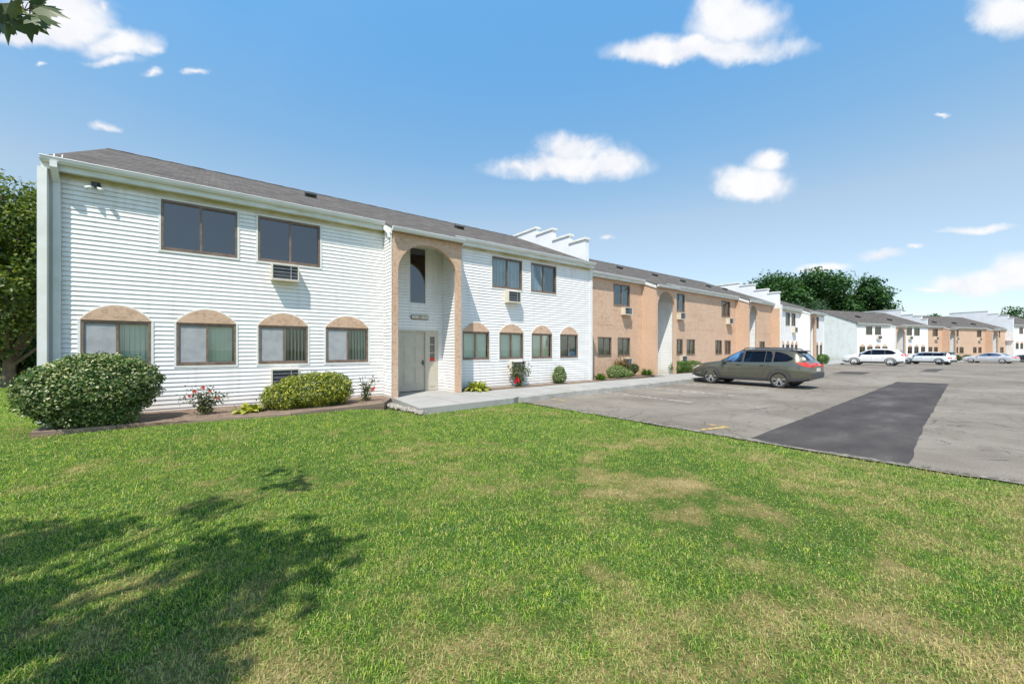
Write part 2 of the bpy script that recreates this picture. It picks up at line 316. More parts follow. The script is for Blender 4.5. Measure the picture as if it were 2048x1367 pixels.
# ------------------------------------------------------------------ mesh helpers
class MB:
    def __init__(s): s.v = []; s.f = []; s.a = []
    def quad(s, a, b, c, d): i = len(s.v); s.v += [a, b, c, d]; s.f.append((i, i+1, i+2, i+3))
    def poly(s, pts): i = len(s.v); s.v += list(pts); s.f.append(tuple(range(i, i+len(pts))))
    def box(s, x0, x1, y0, y1, z0, z1):
        i = len(s.v)
        s.v += [(x0,y0,z0),(x1,y0,z0),(x1,y1,z0),(x0,y1,z0),(x0,y0,z1),(x1,y0,z1),(x1,y1,z1),(x0,y1,z1)]
        s.f += [tuple(i+k for k in q) for q in ((0,3,2,1),(4,5,6,7),(0,1,5,4),(1,2,6,5),(2,3,7,6),(3,0,4,7))]
        return s
    def prism(s, pts, ax, d0, d1):     # pts 2D outline, extruded along axis ax between d0 and d1
        def P(p, d): return (d, p[0], p[1]) if ax == 0 else ((p[0], d, p[1]) if ax == 1 else (p[0], p[1], d))
        i = len(s.v); n = len(pts)
        s.v += [P(p, d0) for p in pts]+[P(p, d1) for p in pts]
        s.f.append(tuple(i+k for k in range(n))[::-1]); s.f.append(tuple(i+n+k for k in range(n)))
        for k in range(n): s.f.append((i+k, i+(k+1) % n, i+n+(k+1) % n, i+n+k))
        return s
    def tube(s, pts, r, seg=8, cap=True):
        pts = [Vector(p) for p in pts]; rs = r if isinstance(r, (list, tuple)) else [r]*len(pts)
        i0 = len(s.v)
        for k, p in enumerate(pts):
            d = (pts[min(k+1, len(pts)-1)]-pts[max(k-1, 0)]).normalized()
            a = d.orthogonal().normalized() if k == 0 else (prev-d*prev.dot(d)).normalized()
            prev = a; b = d.cross(a)
            for j in range(seg):
                t = 2*math.pi*j/seg; s.v.append(tuple(p+(a*math.cos(t)+b*math.sin(t))*rs[k]))
        for k in range(len(pts)-1):
            for j in range(seg):
                a0 = i0+k*seg+j; a1 = i0+k*seg+(j+1) % seg; s.f.append((a0, a1, a1+seg, a0+seg))
        if cap:
            s.f.append(tuple(i0+j for j in range(seg))[::-1]); e = i0+(len(pts)-1)*seg; s.f.append(tuple(e+j for j in range(seg)))
        return s
    def mesh(s, name):
        me = bpy.data.meshes.new(name); me.from_pydata(s.v, [], s.f); me.update()
        if s.a:
            at = me.attributes.new('rnd', 'FLOAT', 'POINT'); at.data.foreach_set('value', np.array(s.a, dtype=np.float32))
        return me
    def build(s, name, mat, parent=None, bevel=0, smooth=False):
        me = s.mesh(name); o = bpy.data.objects.new(name, me); C.objects.link(o)
        me.materials.append(mat)
        bm = bmesh.new(); bm.from_mesh(me); bmesh.ops.recalc_face_normals(bm, faces=bm.faces); bm.to_mesh(me); bm.free()
        if smooth: me.polygons.foreach_set('use_smooth', [True]*len(me.polygons))
        if parent: o.parent = parent
        if bevel:
            b = o.modifiers.new('bevel', 'BEVEL'); b.width = bevel; b.segments = 2; b.limit_method = 'ANGLE'
        return o
def tag(o, label=None, cat=None, group=None, kind=None):
    if label: o['label'] = label
    if cat: o['category'] = cat
    if group: o['group'] = group
    if kind: o['kind'] = kind
    return o
def empty(name, loc, rz=0):
    e = bpy.data.objects.new(name, None); C.objects.link(e); e.location = loc; e.rotation_euler = (0, 0, rz); e.empty_display_size = .3
    return e

# ------------------------------------------------------------------ ground
def gz(x, y=0): return -min(max(0, x-44)*.0098, .39)
def sheet(name, poly, dz, mat, kind='structure', step=2.0, thick=0):
    bm = bmesh.new(); vs = [bm.verts.new((p[0], p[1], 0)) for p in poly]; bm.faces.new(vs)
    xs = [p[0] for p in poly]; x = math.floor(min(xs)/10)*10
    for cut in (44, 83.8):
        if min(xs) < cut < max(xs):
            bmesh.ops.bisect_plane(bm, geom=bm.verts[:]+bm.edges[:]+bm.faces[:], plane_co=(cut, 0, 0), plane_no=(1, 0, 0))
    bmesh.ops.triangulate(bm, faces=bm.faces)
    for v in bm.verts: v.co.z = gz(v.co.x)+dz
    if thick:
        r = bmesh.ops.extrude_face_region(bm, geom=bm.faces[:])
        for v in [g for g in r['geom'] if isinstance(g, bmesh.types.BMVert)]: v.co.z -= thick
    bmesh.ops.recalc_face_normals(bm, faces=bm.faces)
    me = bpy.data.meshes.new(name); bm.to_mesh(me); bm.free(); me.materials.append(mat)
    if not thick:
        for p in me.polygons:
            if p.normal.z < 0: p.flip()
    o = bpy.data.objects.new(name, me); C.objects.link(o)
    if kind: o['kind'] = kind
    return o
def lawn_z(x, y):
    sm = lambda v, a, b: (lambda t: t*t*(3-2*t))(np.clip((v-a)/(b-a), 0, 1))
    return -.018+.115*sm(y, 5.5, 9.8)*(1-sm(x, 2.6, 3.9))+.02*np.sin(x*.9+1)*np.sin(y*.7)*(1-sm(x, 5.5, 7))
lw = MB(); gx = np.concatenate([np.linspace(-90, -12, 14), np.linspace(-11, 7.1, 62)]); gy = np.concatenate([np.linspace(-30, -1, 12), np.linspace(-.5, 11, 46), np.linspace(13, 90, 12)])
for a in range(len(gx)-1):
    for b in range(len(gy)-1):
        if gx[a] > -2.6 and gy[b] > 11.1: continue
        lw.quad(*[(gx[p], gy[q], float(lawn_z(gx[p], gy[q]))+.002) for p, q in ((a,b),(a+1,b),(a+1,b+1),(a,b+1))])
tag(lw.build('lawn', M['lawn'], smooth=True), kind='structure')
EDGE = [(7.55,-60),(7.62,0),(7.52,1.0),(7.46,2.0),(7.44,3.0),(7.42,5.0),(7.38,7.0),(7.34,8.9),(7.30,9.2)]
sheet('ground', [(-400,-400),(600,-400),(600,500),(-400,500)], -.02, M['lawn'])
KERB = [(7.30,9.2),(9.6,9.42),(13,9.5),(18.5,9.9),(24,10.35),(34,10.9),(44,11.4),(52,12.2),(64,12.6),(69.2,12.6)]
B_O = Vector((70.354, 14.577)); B_A = math.radians(-17.17); BD = Vector((math.cos(B_A), math.sin(B_A))); BP = Vector((-BD.y, BD.x))
def Bw(s, w): q = B_O+BD*s+BP*w; return (q.x, q.y)
def wiggle(pts, amp=.03, step=.25, lo=None):
    out = []
    for a, b in zip(pts, pts[1:]):
        a = Vector(a[:2]); b = Vector(b[:2]); n = max(1, min(60, int((b-a).length/step)))
        d = (b-a).normalized(); pn = Vector((-d.y, d.x))
        for k in range(n):
            p = a.lerp(b, k/n); q = mnoise.noise(Vector((p.x*2.3, p.y*2.3, 3)))+.5*mnoise.noise(Vector((p.x*9, p.y*9, 3)))
            out.append(tuple(p+pn*q*amp))
    out.append(tuple(pts[-1][:2])); return out
ew = wiggle(EDGE[1:], .09, .10)
sheet('parking_lot', [EDGE[0]]+ew+KERB[1:]+[Bw(0,-2.3),Bw(62,-2.3),(130,-60)], 0.0, M['asphalt'])
sheet('asphalt_patch', [(7.50,3.02)]+wiggle([(7.50,3.02),(26.4,3.95)],.03,.3)+[(26.75,2.3)]+wiggle([(26.75,2.3),(18.,1.75),(11.84,1.36),(7.56,1.02)],.035,.25), .004, M['patch'])
sheet('asphalt_patch', [(31.5,7.75),(31.8,6.3),(35.6,6.6),(35.2,8.05)], .004, M['patch'])
sheet('asphalt_patch', [(39.05,4.75),(39.6,3.98),(46.5,4.2),(45.6,4.95)], .004, M['patch'])
e1_ = wiggle([(p[0]-.03, p[1]) for p in EDGE[1:-1]], .05, .1); e2_ = wiggle([(p[0]+.13, p[1]) for p in EDGE[1:-1]], .10, .1)
sheet('asphalt_edge', e1_+e2_[::-1], .007, noisy('crumbling_asphalt_edge', (.10,.085,.065), (.30,.265,.22), 9., .95, .9, .02, detail=9, lo=.4, hi=.6))
# kerbed walk
def offs(pts, d): return [(p[0], p[1]+d) for p in pts]
wk = KERB[1:]
sheet('sidewalk', [(3.97,8.98),(5.44,9.08),(7.0,9.2),(7.3,9.38)]+offs(wk, .16)+[(69.2,16.5),(56,16.5),(49,12.9),(38,12.9),(37,12.35),(19,12.35),(19,11.6),(13.7,11.6),(6.9,11.37),(6.45,12.7),(4.3,12.7),(4.16,11.3)], .15, M['concrete'], thick=.3)
sheet('kerb', [(7.3,9.2)]+wk+offs(wk, .155)[::-1]+[(7.3,9.36)], .146, M['kerb'], thick=.3)
sheet('sidewalk', [Bw(-1,-2.3),Bw(62,-2.3),Bw(62,.2),Bw(-1,.2)], .12, M['concrete'], thick=.3)
sheet('planting_bed', [(-2.55,10.35),(1.76,10.0),(3.6,10.4),(4.1,11.3),(4.1,12.3),(-2.55,12.3)], .17, M['soil'], thick=.25)
sheet('planting_bed', [(6.5,11.5),(13.7,11.5),(13.7,12.3),(6.5,12.3)], .17, M['soil'], thick=.1)
sheet('planting_bed', [(13.65,11.62),(19.2,12.37),(19.2,13.5),(13.65,13.5)], .17, M['soil'], thick=.1)
sheet('planting_bed', [(21.4,12.3),(30.8,12.3),(30.8,13.5),(21.4,13.5)], .16, M['soil'], thick=.1)
# parking lines
def stripe(p, q, wd, mat, name='parking_line'):
    p = Vector(p); q = Vector(q); d = (q-p).normalized(); n = Vector((-d.y, d.x))*wd/2
    return sheet(name, [tuple(p-n), tuple(q-n), tuple(q+n), tuple(p+n)], .004, mat)
stripe((8.56,9.25),(8.56,8.7),.09,M['yellowline']); 
for x in (11.45, 14.2, 17.1, 19.9, 22.7, 25.5, 28.3, 31.1, 33.9):
    stripe((x, 9.5+(x-9.6)*.045), (x-.12, 6.1), .09, M['whiteline'])
stripe((8.30,4.15),(8.42,3.75),.09,M['yellowline']); stripe((8.42,3.75),(7.6,3.95),.08,M['yellowline'])
# joints across the concrete walk, broken concrete edge
mb = MB()
for x in np.arange(5.2, 44, 1.55):
    yk = np.interp(x, [p[0] for p in KERB], [p[1] for p in KERB]) if x > 7.3 else 9.1
    mb.box(x, x+.012, yk+.02, (11.36 if x < 13.7 else 12.3), .146, .1525)
tag(mb.build('sidewalk_joint', noisy('joint_dirt', (.14,.12,.10), (.2,.18,.15), 8., 1)), kind='structure')

# ------------------------------------------------------------------ buildings
def siding(mb, x0, x1, z0, z1, y, holes=(), plane='x', lap=.1, dep=.016, topz=None):
    """lapped boards facing -y (plane 'x') ; for plane ('y', xpos, side) boards run along y."""
    zs = sorted({z0, z1, *[h[2] for h in holes if z0 < h[2] < z1], *[h[3] for h in holes if z0 < h[3] < z1]} | {z0+k*lap for k in range(int((z1-z0)/lap)+1)})
    zs = [z for i, z in enumerate(zs) if i == 0 or z-zs[i-1] > 1e-4]
    def P(a, o, z):
        if plane == 'x': return (a, y-o, z)
        return (y+o*plane, a, z)
    for a, b in zip(zs, zs[1:]):
        k = math.floor((((a+b)/2)-z0)/lap); za = z0+k*lap
        oa = dep*(1-(a-za)/lap)+.002; ob = dep*(1-(b-za)/lap)+.002
        segs = [(x0, x1)]
        if topz:                       # gable end: clip by height
            lo, hi = topz((a+b)/2); segs = [(max(x0, lo), min(x1, hi))]
            if segs[0][0] >= segs[0][1]: continue
        for h in holes:
            if h[2] < (a+b)/2 < h[3]:
                ns = []
                for s in segs:
                    if h[0] > s[0]: ns.append((s[0], min(s[1], h[0])))
                    if h[1] < s[1]: ns.append((max(s[0], h[1]), s[1]))
                segs = [s for s in ns if s[1]-s[0] > 1e-4]
        for s in segs:
            if abs(b-za-lap) < 1e-4 and b-a > .02:
                c_ = b-.013; oc = dep*(1-(c_-za)/lap)+.002
                mb.quad(P(s[0], oa, a), P(s[1], oa, a), P(s[1], oc, c_), P(s[0], oc, c_)); mb.quad(P(s[0], oc, c_), P(s[1], oc, c_), P(s[1], -.016, b), P(s[0], -.016, b))
            else: mb.quad(P(s[0], oa, a), P(s[1], oa, a), P(s[1], ob, b), P(s[0], ob, b))
            if abs(a-za) < 1e-4: mb.quad(P(s[0], -.016, a), P(s[1], -.016, a), P(s[1], oa, a), P(s[0], oa, a))
def flatwall(mb, x0, x1, z0, z1, y, holes=(), depth=.15):
    xs = sorted({x0, x1, *[min(max(h[k], x0), x1) for h in holes for k in (0, 1)]}); zs = sorted({z0, z1, *[h[k] for h in holes for k in (2, 3)]})
    for a, b in zip(xs, xs[1:]):
        for c, d in zip(zs, zs[1:]):
            if any(h[0] < (a+b)/2 < h[1] and h[2] < (c+d)/2 < h[3] for h in holes): continue
            mb.quad((a,y,c),(b,y,c),(b,y,d),(a,y,d))
    for h in holes:
        a, b, c, d = h
        mb.quad((a,y,c),(a,y+depth,c),(a,y+depth,d),(a,y,d)); mb.quad((b,y,c),(b,y+depth,c),(b,y+depth,d),(b,y,d))
        mb.quad((a,y,d),(b,y,d),(b,y+depth,d),(a,y+depth,d)); mb.quad((a,y,c),(b,y,c),(b,y+depth,c),(a,y+depth,c))
def window(P, x0, x1, z0, z1, y, kind, siding_wall, style='gf', detail=True):
    """y: wall face. frame is the part, pane / blinds / screen are its pieces."""
    f = .045; ym = y-.02; yb = y+.07; mb = MB()
    mb.box(x0, x1, ym, yb, z0, z0+f+.012); mb.box(x0, x1, ym, yb, z1-f, z1)
    mb.box(x0, x0+f, ym+.001, yb, z0+f+.012, z1-f); mb.box(x1-f, x1, ym+.001, yb, z0+f+.012, z1-f)
    xm = (x0+x1)/2; mb.box(xm-.022, xm+.022, ym+.012, yb, z0+f+.012, z1-f)
    for a, b in ((x0+f, xm-.022), (xm+.022, x1-f)):       # sash rails
        mb.box(a, b, y+.002, yb-.01, z0+f+.012, z0+f+.034); mb.box(a, b, y+.002, yb-.01, z1-f-.022, z1-f)
    fr = mb.build('window', M['frame'], P)
    if siding_wall and detail:
        t = MB(); g = .045
        t.box(x0-g, x0-.002, y-.025, y+.01, z0-g, z1+(0 if style == 'gf' else g)); t.box(x1+.002, x1+g, y-.025, y+.01, z0-g, z1+(0 if style == 'gf' else g))
        t.box(x0-.002, x1+.002, y-.025, y+.01, z0-g, z0-.003)
        if style != 'gf': t.box(x0-.002, x1+.002, y-.025, y+.01, z1+.003, z1+g)
        t.build('trim', M['trim'], fr)
    g = MB(); g.box(x0+f, xm-.02, y+.020, y+.026, z0+f, z1-f); g.box(xm+.02, x1-f, y+.040, y+.046, z0+f, z1-f)
    g.build('pane', M['glassdark' if kind == 'dark' else 'glass'], fr)
    if kind in ('blinds', 'blinds2', 'gap', 'curtain', 'open'):
        b = MB(); x = x0+.05; k = 0; st = .085
        a0, a1 = x0+.05, x1-.05
        while x < a1-.02:
            skip = (kind == 'open' and x > xm) 
            ang = R(12) if kind != 'gap' or x < xm else R(62)
            if kind == 'open' and x > xm: ang = R(68)
            if kind == 'curtain': ang = R(25 if k % 2 else -25)
            wd = st*(.50 if kind != 'open' else .46); cx = x+st/2
            dx, dy = wd*math.cos(ang), wd*math.sin(ang)
            yy = y+.13+random.uniform(-.004, .004)
            b.quad((cx-dx, yy+dy, z0+.03), (cx+dx, yy-dy, z0+.03), (cx+dx, yy-dy, z1-.03), (cx-dx, yy+dy, z1-.03))
            x += st; k += 1
        b.build('curtain' if kind == 'curtain' else 'blinds', M['curtain' if kind == 'curtain' else 'blinds'], fr)
    if kind in ('blinds', 'open', 'gap') and style == 'gf' and siding_wall:
        s = MB(); s.box(x0+f, xm-.02, y+.008, y+.010, z0+f+.01, z1-f); s.build('insect_screen', M['screen'], fr)
    if kind == 'halfcurtain':
        b = MB(); k = 0; x = xm+.02
        while x < x1-.05:
            b.quad((x, y+.14+.02*(k % 2), z0+.03), (x+.05, y+.14+.02*((k+1) % 2), z0+.03), (x+.05, y+.14+.02*((k+1) % 2), z1-.03), (x, y+.14+.02*(k % 2), z1-.03)); x += .05; k += 1
        b.build('curtain', M['curtain'], fr)
    return fr
def arch_cap(P, x0, x1, z, h, y, mat):
    """stucco half-oval panel above a ground floor window, thin white rim"""
    n = 20; cx = (x0+x1)/2; a = (x1-x0)/2
    def out(A, H): return [(cx+A*math.cos(math.pi*k/n), z+H*math.sin(math.pi*k/n)**1.7) for k in range(n+1)]
    mb = MB(); mb.prism(out(a, h), 1, y-.035, y+.02); o = mb.build('stucco_arch', mat, P)
    r = MB(); p = out(a+.028, h+.03); q = out(a, h)
    for k in range(n):
        r.quad((p[k][0],y-.026,p[k][1]),(p[k+1][0],y-.026,p[k+1][1]),(q[k+1][0],y-.026,q[k+1][1]),(q[k][0],y-.026,q[k][1]))
        r.quad((p[k][0],y-.026,p[k][1]),(p[k+1][0],y-.026,p[k+1][1]),(p[k+1][0],y+.01,p[k+1][1]),(p[k][0],y+.01,p[k][1]))
    r.build('rim', M['trim'], o)
def ac_unit(P, x0, x1, z0, z1, y, proud=.28, flat=False):
    mb = MB(); yf = y-proud
    mb.box(x0, x1, yf, y+.02, z1-.03, z1); mb.box(x0, x1, yf, y+.02, z0, z0+.035)
    mb.box(x0, x0+.03, yf, y+.02, z0+.035, z1-.03); mb.box(x1-.03, x1, yf, y+.02, z0+.035, z1-.03)
    o = mb.build('air_conditioner', M['ac'], P)
    MB().box(x0+.03, x1-.03, yf+.05, y+.02, z0+.035, z1-.03).build('coil', M['acdark'], o)
    g = MB(); n = 4
    for k in range(1, n): zz = z0+.035+(z1-z0-.065)*k/n; g.box(x0+.03, x1-.03, yf+.01, yf+.03, zz-.008, zz+.008)
    xx = x0+.03+(x1-x0-.06)*.72; g.box(xx-.012, xx+.012, yf+.008, yf+.032, z0+.035, z1-.03)
    g.box(x0+.03, x1-.03, yf+.005, yf+.034, z1-.05, z1-.03); g.box(x0+.03, x1-.03, yf+.005, yf+.034, z0+.035, z0+.055)
    g.build('grille', M['acgrille'], o)
def gutter(P, x0, x1, y, z, ends=True):
    """K-style gutter, front edge at y, top at z"""
    prof = [(y+.12, z-.005), (y, z), (y-.004, z-.012), (y+.008, z-.02), (y+.012, z-.06), (y+.05, z-.115), (y+.12, z-.115)]
    mb = MB(); mb.prism(prof, 0, x0, x1); return mb.build('gutter', M['gutter'], P)
def downspout(P, pts, wx=.075, wy=.055):
    mb = MB()
    for a, b in zip(pts, pts[1:]):
        a = Vector(a); b = Vector(b)
        i = len(mb.v)
        for p in (a, b):
            mb.v += [(p.x-wx/2, p.y-wy/2, p.z), (p.x+wx/2, p.y-wy/2, p.z), (p.x+wx/2, p.y+wy/2, p.z), (p.x-wx/2, p.y+wy/2, p.z)]
        mb.f += [(i,i+1,i+5,i+4),(i+1,i+2,i+6,i+5),(i+2,i+3,i+7,i+6),(i+3,i,i+4,i+7),(i,i+3,i+2,i+1),(i+4,i+5,i+6,i+7)]
    return mb.build('downspout', M['gutter'], P)
PITCH = .43
def roof(P, x0, x1, y_e, z_e, y_r, porches, over=.0):
    """front slope from eave to ridge, continued down over each porch; plain back slope"""
    th = .05; z_r = z_e+PITCH*(y_r-y_e); mb = MB(); yb = 2*y_r-y_e
    def slab(a, b, ya, yb_, za, zb): mb.prism([(ya, za), (yb_, zb), (yb_, zb-th), (ya, za-th)], 0, a, b)
    slab(x0, x1, y_e, y_r, z_e, z_r)
    mb.prism([(y_r, z_r), (yb, z_e), (yb, z_e-th), (y_r, z_r-th)], 0, x0, x1)
    for (a, b, yf) in porches: slab(a, b, yf, y_e, z_e-PITCH*(y_e-yf), z_e)
    o = mb.build('roof', M['shingle'], P)
    rc = MB(); n = int((x1-x0)/.3)
    for k in range(n):
        a = x0+(x1-x0)*k/n; b = x0+(x1-x0)*(k+1)/n+.02; d = .006*(k % 2)
        rc.prism([(y_r-.14, z_r-.14*PITCH+.012+d), (y_r, z_r+.02+d), (y_r+.14, z_r-.14*PITCH+.012+d), (y_r, z_r+.004)], 0, a, b)
    rc.build('ridge_cap', M['shingle'], o)
    return o
def roof_vent(Rf, x, y, z, s=1.0):
    mb = MB(); t = math.atan(PITCH)
    def T(px, py, pz): return (x+px*s, y+(py*math.cos(t)-pz*math.sin(t))*s, z+(py*math.sin(t)+pz*math.cos(t))*s)
    for (a, b, c, d, e, f) in ((-.2, .2, -.16, .16, .005, .02), (-.17, .17, -.13, .13, .02, .10), (-.19, .19, -.16, .15, .10, .125)):
        i = len(mb.v); mb.v += [T(a,c,e),T(b,c,e),T(b,d,e),T(a,d,e),T(a,c,f),T(b,c,f),T(b,d,f),T(a,d,f)]
        mb.f += [tuple(i+k for k in q) for q in ((0,3,2,1),(4,5,6,7),(0,1,5,4),(1,2,6,5),(2,3,7,6),(3,0,4,7))]
    return mb.build('roof_vent', M['darkmetal'], Rf)
def arch_front(mb, x0, x1, y, z0, ztop, a0, a1, zs, za, th=.14):
    """stucco porch front with an arched opening a0..a1, spring zs, apex za"""
    n = 28; cx = (a0+a1)/2; a = (a1-a0)/2; b = za-zs
    arc = [(cx-a*math.cos(math.pi*k/n), zs+b*math.sin(math.pi*k/n)) for k in range(n+1)]
    for yy in (y, y+th):
        mb.quad((x0,yy,z0),(a0,yy,z0),(a0,yy,zs),(x0,yy,zs)); mb.quad((a1,yy,z0),(x1,yy,z0),(x1,yy,zs),(a1,yy,zs))
        mb.quad((x0,yy,zs),(a0,yy,zs),(a0,yy,ztop),(x0,yy,ztop)); mb.quad((a1,yy,zs),(x1,yy,zs),(x1,yy,ztop),(a1,yy,ztop))
        for p, q in zip(arc, arc[1:]): mb.quad((p[0],yy,p[1]),(q[0],yy,q[1]),(q[0],yy,ztop),(p[0],yy,ztop))
    for p, q in zip(arc, arc[1:]): mb.quad((p[0],y,p[1]),(q[0],y,q[1]),(q[0],y+th,q[1]),(p[0],y+th,p[1]))
    for x in (a0, a1): mb.quad((x,y,z0),(x,y+th,z0),(x,y+th,zs),(x,y,zs))
    for x in (x0, x1): mb.quad((x,y,z0),(x,y+th,z0),(x,y+th,ztop),(x,y,ztop))
def porch(P, S, x0, x1, yf, yw, z_e, y_e, orange, door=True, detail=True, zb=.0):
    """projecting entrance bay; S: collects siding quads"""
    zt = z_e-PITCH*(y_e-(yf-.12))-.09; yr = yw+.5; a0, a1 = x0+.18, x1-.18
    zs = 3.93+S['dz']; za = 4.82+S['dz']
    st = MB(); arch_front(st, x0, x1, yf, zb, zt, a0, a1, zs, za)
    if orange:
        st.quad((x0-.001,yf,zb),(x0-.001,yw,zb),(x0-.001,yw,z_e-.08),(x0-.001,yf,zt)); st.quad((x1+.001,yf,zb),(x1+.001,yw,zb),(x1+.001,yw,z_e-.08),(x1+.001,yf,zt))
    pf = st.build('porch_front', M['stucco'], P)
    mb = MB()
    dh = (x0+.62, x0+1.68, zb, 2.24+S['dz'])
    hole = [dh]; tw = (x0+1.02, x0+1.64, 3.12+S['dz'], 5.0+S['dz']); hole.append(tw)
    siding(mb, x0+.1, x1-.05, zb, zt-.02, yr, [dh, (x0+1.68, x0+2.09, zb, 2.24+S['dz']), tw] if x1-x0 > 2.25 else [dh, tw])
    siding(mb, yf+.14, yr, zb, zt-.02, x1-.06, plane=-1); siding(mb, yf+.14, yr, zb, zt-.02, x0+.1, plane=1)
    mb.quad((x0,yf,zt-.02),(x1,yf,zt-.02),(x1,yr,zt-.02),(x0,yr,zt-.02))
    if not orange:
        siding(mb, yf, yw, zb, zt, x0, plane=-1); siding(mb, yf, yw, zb, zt, x1, plane=1)
        mb.poly([(x0,yf,zt),(x0,yw,zt),(x0,yw,z_e-.07),(x0,yf+.0,zt+.01)])
    mb.build('porch_siding', M['siding'], P)
    if not orange:                             # white corner boards and sloping rake boards
        MB().box(x0-.022, x0-.0165, yf+.0, yf+.05, zb, zt).build('corner_board', M['trim'], P); MB().box(x0-.022, x0-.0165, yw-.05, yw-.02, zb, zt).build('corner_board', M['trim'], P)
    for xr in (x0-.045, x1+.024):
        MB().prism([(yf-.05, zt-.10), (yw-.02, zt-.10+PITCH*(yw-yf)), (yw-.02, z_e-.06-PITCH*(y_e-yw)), (yf-.05, z_e-.06-PITCH*(y_e-yf+.05))], 0, xr, xr+.021).build('rake_board', M['trim'], P)
    # door, sidelight, tall window
    zt_d = 2.24+S['dz']; d = MB(); X0, X1 = x0+.70, x0+1.60
    d.box(X0, X1, yr+.03, yr+.07, zb+.17, zt_d-.07)
    for (pa, pb) in ((X0+.12, X0+.39), (X0+.51, X0+.78)):
        for (za_, zb_) in ((zb+.38, zb+.98), (zb+1.12, zt_d-.55), (zt_d-.45, zt_d-.20)):
            d.box(pa, pb, yr+.022, yr+.03, za_, zb_) ; d.box(pa+.045, pb-.045, yr+.012, yr+.022, za_+.045, zb_-.045)
    do = d.build('door', M['door'], P, bevel=.006)
    h = MB(); h.tube([(X1-.07, yr+.02, zb+1.12), (X1-.07, yr-.04, zb+1.12), (X1-.16, yr-.045, zb+1.13)], .012, 8); h.box(X1-.095, X1-.045, yr+.01, yr+.028, zb+1.04, zb+1.2)
    h.build('handle', M['darkmetal'], do)
    fr = MB(); fr.box(x0+.62, x0+.70, yr-.02, yr+.09, zb, zt_d-.07); fr.box(x0+.62, x0+2.09 if x1-x0 > 2.25 else x0+1.68, yr-.021, yr+.09, zt_d-.07, zt_d)
    fr.box(X1, X1+.08, yr-.02, yr+.09, zb, zt_d-.07); fr.build('door_frame', M['door'], do)
    if x1-x0 > 2.25:
        s = MB(); sx0, sx1 = x0+1.68, x0+2.09; gx0, gx1 = sx0+.10, sx0+.28
        s.box(sx0, gx0, yr, yr+.06, zb+.16, zt_d-.07); s.box(gx1, sx1, yr, yr+.06, zb+.16, zt_d-.07); s.box(gx0, gx1, yr, yr+.06, zb+.16, 1.16); s.box(gx0, gx1, yr, yr+.06, 2.02, zt_d-.07)
        s.box(sx0+.08, sx1-.12, yr-.012, yr, zb+.30, .92); s.box(gx0, gx1, yr-.002, yr+.05, 1.44, 1.465); s.box(gx0, gx1, yr-.002, yr+.05, 1.73, 1.755)
        so_ = s.build('sidelight', M['door'], P); MB().box(gx0, gx1, yr+.03, yr+.036, 1.16, 2.02).build('pane', M['glassdark'], so_)
        MB().box(gx0+.01, gx1-.01, yr+.022, yr+.028, 1.18, 1.29).build('notice', M['petal_red'], so_)
    a, b, c, e = tw; g = MB(); g.box(a, b, yr-.02, yr+.03, c, c+.035); g.box(a, a+.035, yr-.02, yr+.03, c+.035, e); g.box(b-.035, b, yr-.02, yr+.03, c+.035, e); g.box(a, b, yr-.019, yr+.03, e, e+.04)
    wf = g.build('stair_window', M['trim'], P); MB().box(a+.035, b-.035, yr+.0, yr+.01, c+.035, e).build('pane', M['glassdark'], wf)
    return pf
def parapet(P, xa, xb, steps, y0, z0):
    """stepped fire wall; steps = [(y_riser, z_top)...] rising from the front, mirrored past the ridge by the caller"""
    mb = MB()
    for (ya, yb, zt) in steps: mb.box(xa, xb, ya, yb, z0, zt)
    o = mb.build('parapet', M['render'], P)
    c = MB()
    for (ya, yb, zt) in steps: c.prism([(xa-.05, zt-.05), (xb+.05, zt-.05), (xb+.05, zt+.05), (xa-.05, zt+.05)], 1, ya-.05, yb-.002)
    c.build('coping', M['trim'], o)
    return o
def steps_from(rise, zs, y_end, y_r):
    s = []
    for k, (y, z) in enumerate(zip(rise, zs)): s.append((y, rise[k+1] if k+1 < len(rise) else 2*y_r-rise[-1], z))
    n = len(rise)
    for k in range(n-1, 0, -1): s.append((2*y_r-rise[k], 2*y_r-rise[k-1], zs[k-1]))
    return s

